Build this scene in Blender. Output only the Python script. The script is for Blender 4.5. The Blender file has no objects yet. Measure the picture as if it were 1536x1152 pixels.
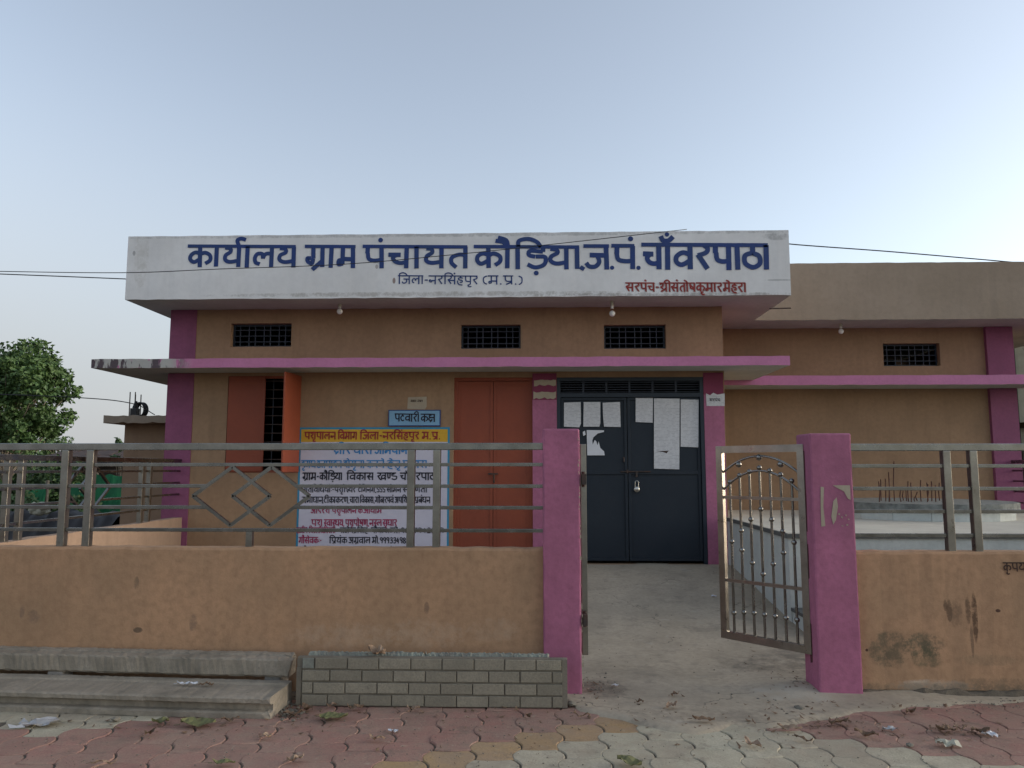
import bpy, bmesh, math, random
from mathutils import Vector, Matrix
random.seed(7)
S = bpy.context.scene
COL = S.collection

# ------------------------------------------------------------------ camera
F = 1150.0
PITCH = math.atan(127 / F); YAW = math.atan(37 / (F / math.cos(PITCH)))
EYE = Vector((0, 0, 1.45))
cam_d = bpy.data.cameras.new("camera"); cam = bpy.data.objects.new("camera", cam_d); COL.objects.link(cam)
cam_d.sensor_width = 36; cam_d.lens = F / 1536 * 36; cam_d.clip_end = 2000; cam_d.clip_start = .05
cam.location = EYE; cam.rotation_euler = (math.pi / 2 + PITCH, 0, YAW)
S.camera = cam
RM = cam.rotation_euler.to_matrix()

def at(px, py, Y):
    """point of the plane y=Y seen at photo pixel px,py (1536 wide)"""
    d = RM @ Vector(((px - 768) / F, (576 - py) / F, -1))
    return EYE + d * (Y / d.y)
def X_(px, py, Y): return at(px, py, Y).x
def Z_(px, py, Y): return at(px, py, Y).z
def gnd(px, py, z=0.0):
    d = RM @ Vector(((px - 768) / F, (576 - py) / F, -1))
    return EYE + d * ((z - EYE.z) / d.z)

# ------------------------------------------------------------------ world, sun, exposure
SUN_EL = math.radians(12); SUN_AZ = math.radians(86)     # low sun off to the right
w = bpy.data.worlds.new("World"); S.world = w; w.use_nodes = True
nt = w.node_tree; bg = nt.nodes["Background"]
sky = nt.nodes.new("ShaderNodeTexSky"); sky.sky_type = 'NISHITA'; sky.sun_disc = False
sky.sun_elevation = SUN_EL; sky.sun_rotation = SUN_AZ
sky.air_density = 1.0; sky.dust_density = 2.0; sky.ozone_density = 2.0
hs = nt.nodes.new("ShaderNodeHueSaturation"); hs.inputs['Saturation'].default_value = .56
nt.links.new(sky.outputs[0], hs.inputs['Color'])
# thin pale haze low on the left-hand sky, fading smoothly round the horizon and upwards
tcw = nt.nodes.new("ShaderNodeTexCoord"); spw = nt.nodes.new("ShaderNodeSeparateXYZ"); nt.links.new(tcw.outputs['Generated'], spw.inputs[0])
mrx = nt.nodes.new("ShaderNodeMapRange"); mrx.interpolation_type = 'SMOOTHSTEP'; nt.links.new(spw.outputs[0], mrx.inputs[0]); mrx.inputs[1].default_value = .35; mrx.inputs[2].default_value = -.75
mrz = nt.nodes.new("ShaderNodeMapRange"); mrz.interpolation_type = 'SMOOTHSTEP'; nt.links.new(spw.outputs[2], mrz.inputs[0]); mrz.inputs[1].default_value = .48; mrz.inputs[2].default_value = .02
mlw = nt.nodes.new("ShaderNodeMath"); mlw.operation = 'MULTIPLY'; nt.links.new(mrx.outputs[0], mlw.inputs[0]); nt.links.new(mrz.outputs[0], mlw.inputs[1])
mxw = nt.nodes.new("ShaderNodeMix"); mxw.data_type = 'RGBA'; nt.links.new(mlw.outputs[0], mxw.inputs[0]); nt.links.new(hs.outputs[0], mxw.inputs[6]); mxw.inputs[7].default_value = (1.72, 1.76, 1.84, 1)
nt.links.new(mxw.outputs[2], bg.inputs[0])
bg.inputs[1].default_value = 0.12
sl = bpy.data.lights.new("sun", 'SUN'); sl.energy = .08; sl.angle = math.radians(20); sl.color = (1, .93, .86)
so = bpy.data.objects.new("sun", sl); COL.objects.link(so)
sd = Vector((math.sin(SUN_AZ) * math.cos(SUN_EL), math.cos(SUN_AZ) * math.cos(SUN_EL), math.sin(SUN_EL)))
so.rotation_euler = sd.to_track_quat('Z', 'Y').to_euler()
S.view_settings.view_transform = 'Standard'; S.view_settings.look = 'None'
S.view_settings.gamma = 1; S.view_settings.use_curve_mapping = False
S.view_settings.exposure = 1.40

# ------------------------------------------------------------------ materials
def nd(t, k, **kw):
    n = t.nodes.new(k)
    for a, b in kw.items(): setattr(n, a, b)
    return n
def math_(t, op, a, b=None, c=None):
    n = nd(t, "ShaderNodeMath", operation=op)
    for i, v in enumerate((a, b, c)):
        if v is None: continue
        if isinstance(v, (int, float)): n.inputs[i].default_value = v
        else: t.links.new(v, n.inputs[i])
    return n.outputs[0]
def noise(t, co, scale, detail=4, rough=.55, stretch=None):
    if stretch:
        m = nd(t, "ShaderNodeMapping"); t.links.new(co, m.inputs[0]); m.inputs['Scale'].default_value = stretch; co = m.outputs[0]
    n = nd(t, "ShaderNodeTexNoise"); t.links.new(co, n.inputs['Vector'])
    n.inputs['Scale'].default_value = scale; n.inputs['Detail'].default_value = detail; n.inputs['Roughness'].default_value = rough
    return n.outputs[0]
def ramp(t, v, lo, hi):
    n = nd(t, "ShaderNodeMapRange"); n.clamp = True
    t.links.new(v, n.inputs[0]); n.inputs[1].default_value = lo; n.inputs[2].default_value = hi
    return n.outputs[0]
def mixc(t, f, a, b):
    n = nd(t, "ShaderNodeMix", data_type='RGBA')
    if isinstance(f, (int, float)): n.inputs[0].default_value = f
    else: t.links.new(f, n.inputs[0])
    for i, v in ((6, a), (7, b)):
        if isinstance(v, tuple): n.inputs[i].default_value = (*v[:3], 1)
        else: t.links.new(v, n.inputs[i])
    return n.outputs[2]
def mat(name, col, var=.18, col2=None, scale=3, rough=.85, bump=.25, bscale=60, metal=0, fine=.10, marks=None, marks_col=(.03, .025, .02), rnd=0, extra=None, streak=0, spec=None):
    m = bpy.data.materials.new(name); m.use_nodes = True; t = m.node_tree
    b = t.nodes["Principled BSDF"]; b.inputs['Roughness'].default_value = rough; b.inputs['Metallic'].default_value = metal
    if spec is not None: b.inputs['Specular IOR Level'].default_value = spec
    tc = nd(t, "ShaderNodeTexCoord"); co = tc.outputs['Object']
    if rnd:
        oi = nd(t, "ShaderNodeObjectInfo"); vm = nd(t, "ShaderNodeVectorMath", operation='ADD')
        t.links.new(co, vm.inputs[0]); cb = nd(t, "ShaderNodeCombineXYZ")
        r10 = math_(t, 'MULTIPLY', oi.outputs['Random'], 37.0)
        for i in range(3): t.links.new(r10, cb.inputs[i])
        t.links.new(cb.outputs[0], vm.inputs[1]); co = vm.outputs[0]
    c2 = col2 or tuple(c * (1 - var * 1.6) for c in col)
    n1 = noise(t, co, scale, 5, .6)
    c = mixc(t, ramp(t, n1, .35, .68), col, c2)
    n2 = noise(t, co, scale * 14, 3, .6)
    c = mixc(t, math_(t, 'MULTIPLY', ramp(t, n2, .4, .75), fine * 3), c, tuple(k * .62 for k in col))
    if streak:
        ns = noise(t, co, 4, 4, .6, stretch=(2.2, 2.2, .22))
        c = mixc(t, math_(t, 'MULTIPLY', ramp(t, ns, .5, .78), streak), c, tuple(k * .5 for k in col))
    if marks:
        nm = noise(t, co, marks[0], 4, .7)
        c = mixc(t, math_(t, 'MULTIPLY', ramp(t, nm, marks[1], marks[1] + .05), marks[2]), c, marks_col)
    if rnd:
        c = mixc(t, math_(t, 'MULTIPLY', oi.outputs['Random'], rnd), c, tuple(k * .45 for k in col))
    if extra: c = extra(t, tc.outputs['Object'], c)
    t.links.new(c, b.inputs['Base Color'])
    if bump:
        nb = noise(t, co, bscale, 4, .6); bp = nd(t, "ShaderNodeBump"); bp.inputs['Strength'].default_value = bump
        bp.inputs['Distance'].default_value = .01
        nb2 = noise(t, co, bscale * .08, 3, .5)
        t.links.new(math_(t, 'ADD', math_(t, 'MULTIPLY', nb, .35), nb2), bp.inputs['Height'])
        t.links.new(bp.outputs[0], b.inputs['Normal'])
    if metal:
        nr = noise(t, co, 9, 4, .6); t.links.new(math_(t, 'ADD', math_(t, 'MULTIPLY', nr, .35), rough - .17), b.inputs['Roughness'])
    return m

def blob(t, co, x, z, rx, rz, thr=.5, ns=14, soft=.12):
    """irregular mark of its own shape, centred at x,z on a wall"""
    sp = nd(t, "ShaderNodeSeparateXYZ"); t.links.new(co, sp.inputs[0])
    a = math_(t, 'DIVIDE', math_(t, 'SUBTRACT', sp.outputs[0], x), rx)
    b = math_(t, 'DIVIDE', math_(t, 'SUBTRACT', sp.outputs[2], z), rz)
    r = math_(t, 'ADD', math_(t, 'MULTIPLY', a, a), math_(t, 'MULTIPLY', b, b))
    fall = math_(t, 'SUBTRACT', 1.0, r)
    v = math_(t, 'ADD', math_(t, 'MULTIPLY', fall, .22), math_(t, 'MULTIPLY', math_(t, 'SUBTRACT', noise(t, co, ns, 7, .8), .5), 1.5))
    return math_(t, 'MULTIPLY', ramp(t, v, thr - .42, thr - .42 + soft * 2.4), ramp(t, fall, 0.0, .35))

TAN = (.345, .215, .125); TAN2 = (.275, .170, .098)
M = {}
M['plaster'] = mat('tan_painted_plaster', TAN, .12, TAN2, 1.3, .9, .4, 70, streak=.30, fine=.14)
M['side_plaster'] = mat('side_wall_plaster', (.37, .255, .18), .12, (.31, .21, .145), 1.5, .9, .4, 60, streak=.3)
def fence_marks(t, co, c):
    z0 = Z_(700, 950, 5.2)
    for (px, py, rx, rz, thr, cc, st) in ((520, 955, .45, .10, .42, (.52, .38, .27), .35), (640, 950, .3, .12, .42, (.52, .38, .27), .35), (740, 945, .2, .1, .42, (.52, .38, .27), .3),
            (207, 945, .035, .02, .2, (.10, .07, .045), .8), (205, 875, .02, .05, .3, (.16, .11, .07), .6), (640, 912, .02, .045, .3, (.16, .10, .07), .6), (50, 925, .05, .05, .35, (.2, .13, .09), .6),
            (290, 935, .03, .07, .35, (.2, .13, .09), .6), (33, 918, .02, .05, .35, (.2, .13, .09), .6), (400, 1000, 1.6, .12, .4, (.30, .20, .13), .5),
            (1335, 975, .16, .13, .40, (.09, .08, .05), .75), (1385, 968, .15, .09, .40, (.08, .08, .05), .8), (1390, 985, .12, .08, .40, (.10, .09, .05), .7),
            (1424, 916, .022, .08, .30, (.12, .07, .04), .8), (1418, 908, .015, .04, .3, (.12, .07, .04), .8), (1434, 922, .05, .10, .42, (.16, .10, .06), .6), (1462, 925, .022, .17, .28, (.10, .055, .03), .9), (1452, 915, .02, .10, .30, (.12, .07, .04), .8), (1458, 960, .012, .12, .3, (.16, .10, .06), .7), (1497, 916, .018, .012, .15, (.05, .02, .015), .9),
            (1300, 975, .01, .01, .15, (.05, .02, .015), .9), (1480, 990, .25, .04, .4, (.2, .15, .09), .4), (1400, 1030, .3, .05, .38, (.55, .5, .42), .5), (1380, 1035, 1.2, .05, .38, (.14, .11, .07), .55), (1500, 1030, .5, .06, .4, (.15, .11, .07), .5)):
        p = at(px, py, 5.2)
        c = mixc(t, math_(t, 'MULTIPLY', blob(t, co, p.x, p.z, rx, rz, thr), st), c, cc)
    return c
M['fence_plaster'] = mat('fence_plaster', (.48, .280, .158), .1, (.37, .228, .130), 1.5, .9, .5, 60, fine=.22, streak=.32, extra=fence_marks)
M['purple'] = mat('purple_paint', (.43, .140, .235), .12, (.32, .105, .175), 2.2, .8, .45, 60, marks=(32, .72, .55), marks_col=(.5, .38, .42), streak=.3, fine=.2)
M['purple_dark'] = mat('dark_purple_paint', (.27, .078, .155), .12, (.21, .06, .12), 2.0, .8, .35, 60, streak=.25, fine=.15)  # darker purple paint of the corner pillars
M['maroon'] = mat('maroon_paint', (.22, .035, .085), .12, None, 4, .8, .2, 60)
M['cement'] = mat('bare_cement', (.30, .28, .25), .15, (.22, .20, .18), 4, .95, .5, 50)
def pinkpeel(t, co, c):
    sp = nd(t, "ShaderNodeSeparateXYZ"); t.links.new(co, sp.inputs[0])
    m = ramp(t, sp.outputs[0], -4.15, -4.45)
    n1 = noise(t, co, 11, 5, .7, stretch=(1, 1, .5)); n2 = noise(t, co, 5, 4, .7, stretch=(1.4, 1, .35))
    pe = math_(t, 'MULTIPLY', m, ramp(t, n1, .40, .44)); c = mixc(t, pe, c, (.42, .41, .38))
    e2 = math_(t, 'MULTIPLY', m, ramp(t, n2, .50, .54)); return mixc(t, e2, c, (.09, .065, .075))
M['pink'] = mat('pink_edge_paint', (.52, .19, .34), .12, (.45, .165, .29), 2, .8, .3, 60, extra=pinkpeel, marks=(30, .76, .6), marks_col=(.5, .42, .44))
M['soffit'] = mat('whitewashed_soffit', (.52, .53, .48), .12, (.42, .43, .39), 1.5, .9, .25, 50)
def fascia_marks(t, co, c):
    for (px, py, rx, rz, thr, cc, st) in ((591, 421, .02, .04, .15, (.18, .10, .08), .8), (662, 393, .02, .04, .2, (.25, .2, .18), .7), (201, 380, .02, .035, .2, (.2, .2, .2), .6),
                                          (565, 400, .02, .03, .2, (.25, .2, .18), .6), (640, 441, 3.0, .035, .42, (.25, .22, .18), .5), (1000, 442, 2.0, .03, .42, (.2, .17, .14), .6), (1165, 355, .2, .05, .4, (.2, .2, .2), .5), (700, 352, 5, .03, .42, (.3, .3, .3), .5), (212, 385, .1, .5, .42, (.45, .43, .38), .4),
                                          (1168, 420, .2, .012, .3, (.3, .3, .3), .6)):
        p = at(px, py, 8.98)
        c = mixc(t, math_(t, 'MULTIPLY', blob(t, co, p.x, p.z, rx, rz, thr, 9), st), c, cc)
    return c
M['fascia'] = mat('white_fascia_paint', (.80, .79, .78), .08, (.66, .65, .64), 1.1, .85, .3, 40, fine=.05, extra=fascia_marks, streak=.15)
M['tan_fascia'] = mat('tan_fascia_paint', (.34, .265, .20), .1, (.29, .225, .165), 1.2, .9, .3, 50, streak=.15)
M['blue_text'] = mat('blue_lettering', (.012, .040, .19), .2, (.02, .05, .15), 6, .7, .1)
M['ltblue_text'] = mat('light_blue_lettering', (.03, .22, .52), .2, None, 8, .7, .1)
M['red_text'] = mat('red_lettering', (.30, .025, .02), .2, None, 8, .7, .1)
M['magenta_text'] = mat('magenta_lettering', (.33, .02, .09), .2, None, 8, .7, .1)
M['black_text'] = mat('black_lettering', (.012, .012, .025), .2, None, 8, .7, .1)
M['dark_text'] = mat('dark_brown_lettering', (.05, .02, .012), .2, None, 8, .7, .1)
M['shadow_text'] = mat('pale_lettering_outline', (.45, .3, .28), .1, None, 8, .7, .1)
M['steel'] = mat('stainless_steel', (.29, .28, .26), .1, (.20, .195, .18), 7, .24, .06, 30, metal=1, marks=(7, .66, .5), marks_col=(.2, .18, .16))
M['steel_dull'] = mat('dull_stainless', (.34, .32, .28), .1, (.24, .22, .195), 6, .32, .08, 40, metal=1, marks=(8, .64, .6), marks_col=(.16, .13, .11))
M['navy'] = mat('navy_door_paint', (.007, .014, .024), .15, (.011, .018, .027), 3, .55, .2, 30, fine=.1, spec=.4)
M['navy_frame'] = mat('navy_frame_paint', (.006, .015, .028), .15, None, 3, .5, .15, 30)
M['brown_door'] = mat('orange_brown_door_paint', (.27, .055, .020), .12, (.22, .044, .017), 1.6, .6, .12, 30, fine=.06)
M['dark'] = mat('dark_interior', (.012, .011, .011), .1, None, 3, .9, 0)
M['iron'] = mat('rusty_dark_iron', (.035, .028, .025), .3, (.08, .035, .02), 12, .7, .2, 60)
M['rust'] = mat('rusty_rebar', (.10, .035, .02), .3, (.05, .02, .015), 20, .85, .3, 90)
M['concrete'] = mat('weathered_concrete', (.27, .24, .20), .2, (.17, .15, .125), 2.2, .95, .6, 45, fine=.2, marks=(34, .70, .4))
M['concrete2'] = mat('precast_concrete', (.35, .30, .235), .2, (.19, .165, .125), 4, .95, .8, 55, fine=.22, marks=(30, .66, .5))
M['brick_concrete'] = mat('grey_cement_brick', (.32, .285, .215), .2, (.24, .215, .165), 6, .95, .7, 70, fine=.3, rnd=.5, marks=(12, .66, .4), marks_col=(.10, .09, .07))
M['joint'] = mat('recessed_cement_joint', (.20, .175, .135), .2, None, 8, .95, .5, 70)
M['greenish'] = mat('flaked_pale_green_concrete', (.33, .36, .30), .2, (.16, .15, .13), 9, .95, .8, 60, fine=.25)
def yard(t, co, c):
    n = noise(t, co, 1.1, 6, .65); c = mixc(t, math_(t, 'MULTIPLY', ramp(t, n, .45, .7), .5), c, (.19, .165, .13))
    n = noise(t, co, 4.5, 6, .75); c = mixc(t, math_(t, 'MULTIPLY', ramp(t, n, .55, .62), .35), c, (.17, .15, .12))
    n = noise(t, co, 3.1, 6, .7); c = mixc(t, math_(t, 'MULTIPLY', ramp(t, n, .60, .70), .4), c, (.50, .45, .37))
    v = nd(t, "ShaderNodeTexVoronoi", feature='DISTANCE_TO_EDGE'); 
    mp = nd(t, "ShaderNodeVectorMath", operation='ADD'); t.links.new(co, mp.inputs[0])
    nn = nd(t, "ShaderNodeTexNoise"); nn.inputs['Scale'].default_value = 2.5; nn.inputs['Detail'].default_value = 5; t.links.new(co, nn.inputs['Vector'])
    vs = nd(t, "ShaderNodeVectorMath", operation='SCALE'); vs.inputs['Scale'].default_value = .6; t.links.new(nn.outputs['Color'], vs.inputs[0]); t.links.new(vs.outputs[0], mp.inputs[1])
    t.links.new(mp.outputs[0], v.inputs['Vector']); v.inputs['Scale'].default_value = .8
    e = math_(t, 'SUBTRACT', 1.0, ramp(t, v.outputs['Distance'], .0, .006))
    e = math_(t, 'MULTIPLY', e, ramp(t, noise(t, co, 1.7, 2, .5), .48, .56))
    return mixc(t, math_(t, 'MULTIPLY', e, .7), c, (.05, .045, .035))
def yard2(t, co, c):
    c = yard(t, co, c)
    sp = nd(t, "ShaderNodeSeparateXYZ"); t.links.new(co, sp.inputs[0])
    for (px, py, rx, ry, thr, st, cc) in ((1170, 1000, .55, .35, .40, .6, (.13, .11, .08)), (1060, 1075, .45, .16, .38, .55, (.20, .17, .13)), (900, 1035, .22, .25, .36, .6, (.12, .10, .075)), (1200, 1045, .35, .2, .38, .45, (.5, .46, .38)), (985, 1010, .8, .2, .42, .35, (.22, .19, .145)), (1010, 900, .35, .6, .42, .3, (.25, .21, .16)), (1185, 980, .18, .5, .36, .5, (.12, .10, .08))):
        p = gnd(px, py)
        a = math_(t, 'DIVIDE', math_(t, 'SUBTRACT', sp.outputs[0], p.x), rx); b = math_(t, 'DIVIDE', math_(t, 'SUBTRACT', sp.outputs[1], p.y), ry)
        fall = math_(t, 'SUBTRACT', 1.0, math_(t, 'ADD', math_(t, 'MULTIPLY', a, a), math_(t, 'MULTIPLY', b, b)))
        v = math_(t, 'ADD', math_(t, 'MULTIPLY', fall, .22), math_(t, 'MULTIPLY', math_(t, 'SUBTRACT', noise(t, co, 7, 7, .75), .5), 1.5))
        c = mixc(t, math_(t, 'MULTIPLY', math_(t, 'MULTIPLY', ramp(t, v, thr - .42, thr - .1), ramp(t, fall, 0.0, .4)), st), c, cc)
    return c
M['yard'] = mat('worn_yard_concrete', (.46, .385, .285), .2, (.37, .31, .225), 2.0, .95, .7, 38, fine=.2, extra=yard2, marks=(42, .69, .5))
M['platform'] = mat('pale_blue_limewash', (.60, .62, .58), .12, (.50, .53, .50), 1.8, .9, .3, 40, fine=.12, streak=.25)
M['platform_top'] = mat('pale_platform_floor', (.62, .58, .48), .12, (.50, .46, .38), 1.8, .9, .3, 40)
M['coping'] = mat('grey_coping', (.085, .09, .085), .2, (.13, .13, .12), 8, .85, .4, 60)
M['rough_rim'] = mat('rough_cement_rim', (.24, .25, .23), .3, (.11, .115, .105), 14, .95, .8, 60)
def pav_dust(t, co, c):
    ge = nd(t, "ShaderNodeNewGeometry"); wp = ge.outputs['Position']
    n = noise(t, wp, 1.7, 7, .75); c = mixc(t, math_(t, 'MULTIPLY', ramp(t, n, .40, .62), .5), c, (.29, .215, .16))
    n = noise(t, wp, 5.5, 6, .75); c = mixc(t, math_(t, 'MULTIPLY', ramp(t, n, .54, .66), .5), c, (.15, .12, .09))
    n = noise(t, wp, 16, 5, .7); return mixc(t, math_(t, 'MULTIPLY', ramp(t, n, .60, .68), .45), c, (.40, .35, .26))
def paver_mat(n, a, b): return mat(n, a, .2, b, 7, .93, .9, 80, fine=.25, marks=(38, .66, .6), rnd=.35, extra=pav_dust)
M['pav_grey'] = paver_mat('grey_paver', (.55, .50, .37), (.43, .39, .28))
M['pav_red'] = paver_mat('red_paver', (.39, .195, .155), (.36, .24, .18))
M['pav_yellow'] = paver_mat('yellow_paver', (.48, .31, .14), (.40, .27, .16))
M['soil'] = mat('packed_soil', (.12, .095, .07), .25, (.08, .062, .045), 1.5, 1, .8, 20, fine=.3)
M['silt'] = mat('dark_silt', (.12, .098, .072), .25, (.18, .148, .108), 12, 1, .8, 40, fine=.3)
def paper_lines(t, co, c):
    sp = nd(t, "ShaderNodeSeparateXYZ"); t.links.new(co, sp.inputs[0])
    fr = math_(t, 'FRACT', math_(t, 'MULTIPLY', sp.outputs[2], 55.0))
    row = math_(t, 'GREATER_THAN', fr, .55)
    n = noise(t, co, 30, 2, .6, stretch=(1, 1, 1.6))
    return mixc(t, math_(t, 'MULTIPLY', math_(t, 'MULTIPLY', row, ramp(t, n, .45, .55)), .38), c, (.2, .2, .22))
M['paper'] = mat('printed_paper', (.60, .60, .61), .05, None, 5, .8, .15, 12, fine=.02, extra=paper_lines)
M['paper_white'] = mat('blank_paper', (.64, .65, .68), .05, None, 5, .8, .15, 12, fine=.02)
M['beige_paper'] = mat('torn_beige_paper', (.42, .36, .27), .15, (.36, .30, .22), 9, .9, .2, 40)
M['sign_blue'] = mat('light_blue_plate', (.20, .38, .55), .08, None, 3, .7, .1)
M['banner_white'] = mat('lilac_white_paint', (.56, .54, .62), .06, (.50, .48, .56), 2, .85, .15, 40, fine=.04)
M['banner_yellow'] = mat('yellow_paint', (.62, .36, .03), .08, None, 3, .8, .1)
M['banner_blue'] = mat('blue_border_paint', (.03, .25, .42), .1, None, 3, .8, .1)
M['bulb'] = mat('white_bulb_glass', (.75, .74, .70), .03, None, 3, .25, 0)
M['wire'] = mat('black_cable', (.012, .012, .013), .1, None, 3, .6, 0)
M['brass'] = mat('padlock_metal', (.55, .53, .48), .1, None, 9, .3, .05, 40, metal=1)
M['leaf'] = mat('tree_leaf', (.085, .155, .038), .3, (.035, .075, .02), 1.2, .6, 0, rnd=0)
M['leaf2'] = mat('shrub_leaf', (.06, .12, .03), .3, (.03, .06, .02), 1.5, .6, 0)
M['leaf3'] = mat('far_tree_leaf', (.10, .17, .055), .25, (.06, .11, .04), 1.0, .7, 0)
M['bark'] = mat('pale_bark', (.24, .20, .15), .2, (.12, .10, .08), 6, .9, .6, 30)
M['net'] = mat('green_shade_net', (.015, .20, .075), .25, (.01, .12, .05), 2.5, .75, .4, 25)
M['tarp'] = mat('black_plastic_sheet', (.016, .014, .015), .2, (.03, .026, .024), 4, .6, .5, 12)
M['mudwall'] = mat('dark_mud_wall', (.075, .052, .045), .25, (.05, .036, .03), 1.3, .95, .5, 20)
M['tile'] = mat('clay_roof_tile', (.085, .05, .04), .25, (.05, .035, .03), 4, .9, .5, 30, rnd=.5)
M['hutwall'] = mat('outbuilding_plaster', (.34, .22, .14), .15, (.27, .17, .11), 1.2, .9, .35, 40, streak=.2)
M['neigh'] = mat('mottled_pale_plaster', (.42, .42, .34), .2, (.22, .23, .18), 1.6, .95, .5, 20, marks=(5, .62, .7), marks_col=(.07, .08, .05), streak=.5)
M['neigh_dark'] = mat('mossy_dark_plaster', (.05, .055, .045), .25, None, 2, .95, .5, 20)
M['sack'] = mat('white_sack', (.52, .50, .40), .15, None, 6, .85, .4, 30)
M['dry'] = mat('dry_brown_leaf', (.22, .14, .085), .3, (.13, .08, .05), 25, .85, .3, 60, rnd=.5)
M['dry_pale'] = mat('dry_pale_leaf', (.40, .28, .19), .2, (.28, .19, .13), 25, .85, .3, 60, rnd=.3)
M['green_leaf'] = mat('fallen_green_leaf', (.17, .18, .07), .3, (.12, .11, .05), 25, .7, .3, 60)
M['wrapper'] = mat('silver_wrapper', (.5, .5, .5), .1, None, 9, .35, .5, 25, metal=.4)
M['stone'] = mat('pebble_stone', (.22, .20, .16), .2, None, 20, .95, .6, 60, rnd=.4)

# ------------------------------------------------------------------ mesh helpers
class MB:
    def __init__(s): s.v = []; s.f = []; s.mi = []; s.sm = []
    def add(s, vs, fs, mi=0, smooth=False):
        o = len(s.v); s.v += [tuple(v) for v in vs]
        s.f += [tuple(i + o for i in f) for f in fs]; s.mi += [mi] * len(fs); s.sm += [smooth] * len(fs)
    def box(s, x0, x1, y0, y1, z0, z1, mi=0, b=0):
        if x0 > x1: x0, x1 = x1, x0
        if y0 > y1: y0, y1 = y1, y0
        if z0 > z1: z0, z1 = z1, z0
        if not b:
            s.add([(x, y, z) for x in (x0, x1) for y in (y0, y1) for z in (z0, z1)],
                  [(0, 1, 3, 2), (4, 6, 7, 5), (0, 4, 5, 1), (2, 3, 7, 6), (0, 2, 6, 4), (1, 5, 7, 3)], mi)
        else:
            bm = bmesh.new(); r = bmesh.ops.create_cube(bm, size=1)
            for v in bm.verts: v.co = Vector(((x0 + x1) / 2 + v.co.x * (x1 - x0), (y0 + y1) / 2 + v.co.y * (y1 - y0), (z0 + z1) / 2 + v.co.z * (z1 - z0)))
            bmesh.ops.bevel(bm, geom=bm.edges[:], offset=b, segments=2, affect='EDGES', profile=.6)
            s.bm(bm, mi)
    def bm(s, bm, mi=0, smooth=False):
        bm.verts.index_update(); s.add([v.co for v in bm.verts], [[v.index for v in f.verts] for f in bm.faces], mi, smooth); bm.free()
    def bar(s, a, b, wx, wy=None, up=Vector((0, 1, 0)), mi=0):
        """rectangular bar between two points"""
        a = Vector(a); b = Vector(b); wy = wy or wx; d = (b - a).normalized()
        u = up - d * up.dot(d)
        u = u.normalized() if u.length > 1e-4 else d.orthogonal().normalized()
        r = d.cross(u)
        vs = [p + r * sx * wx / 2 + u * sy * wy / 2 for p in (a, b) for sx, sy in ((-1, -1), (1, -1), (1, 1), (-1, 1))]
        s.add(vs, [(3, 2, 1, 0), (4, 5, 6, 7), (0, 1, 5, 4), (1, 2, 6, 5), (2, 3, 7, 6), (3, 0, 4, 7)], mi)
    def tube(s, pts, r, n=8, mi=0, cap=True):
        pts = [Vector(p) for p in pts]; vs = []; fs = []
        rr = r if isinstance(r, (list, tuple)) else [r] * len(pts)
        u = None
        for i, p in enumerate(pts):
            d = (pts[min(i + 1, len(pts) - 1)] - pts[max(i - 1, 0)]).normalized()
            if u is None: u = d.orthogonal().normalized()
            u = (u - d * u.dot(d)).normalized(); v = d.cross(u)
            for k in range(n):
                a = 2 * math.pi * k / n; vs.append(p + (u * math.cos(a) + v * math.sin(a)) * rr[i])
        for i in range(len(pts) - 1):
            for k in range(n): fs.append((i * n + k, i * n + (k + 1) % n, (i + 1) * n + (k + 1) % n, (i + 1) * n + k))
        s.add(vs, fs, mi, True)
        if cap: o = (len(pts) - 1) * n; s.add(vs, [tuple(range(n))[::-1], tuple(o + k for k in range(n))], mi)
    def ball(s, c, r, mi=0, sx=1, sz=1, n=12):
        bm = bmesh.new(); bmesh.ops.create_uvsphere(bm, u_segments=n, v_segments=max(6, n * 2 // 3), radius=r)
        for v in bm.verts: v.co = Vector((v.co.x * sx, v.co.y * sx, v.co.z * sz)) + Vector(c)
        s.bm(bm, mi, True)
    def build(s, name, mats, parent=None, loc=None):
        me = bpy.data.meshes.new(name); me.from_pydata(s.v, [], s.f)
        if not isinstance(mats, (list, tuple)): mats = [mats]
        for m in mats: me.materials.append(m)
        me.polygons.foreach_set('material_index', s.mi); me.polygons.foreach_set('use_smooth', s.sm); me.update()
        o = bpy.data.objects.new(name, me); COL.objects.link(o)
        if loc: o.location = loc
        if parent: o.parent = parent
        return o
def mb(*boxes, b=0):
    m = MB()
    for bx in boxes: m.box(*bx, b=b)
    return m
def tag(o, label=None, cat=None, group=None, kind=None):
    for k, v in (('label', label), ('category', cat), ('group', group), ('kind', kind)):
        if v: o[k] = v
    return o
def thing(name, label, cat, loc=(0, 0, 0), rz=0, group=None):
    o = bpy.data.objects.new(name, None); COL.objects.link(o); o.location = loc; o.rotation_euler.z = rz
    o.empty_display_size = .1
    return tag(o, label, cat, group)
def link(name, me, parent=None, loc=None, rot=None):
    o = bpy.data.objects.new(name, me); COL.objects.link(o)
    if parent: o.parent = parent
    if loc is not None: o.location = loc
    if rot is not None: o.rotation_euler = rot
    return o
def copy_tree(o, parent=None):
    c = o.copy(); COL.objects.link(c); c.parent = parent
    for ch in list(o.children): copy_tree(ch, c)
    return c
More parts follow.
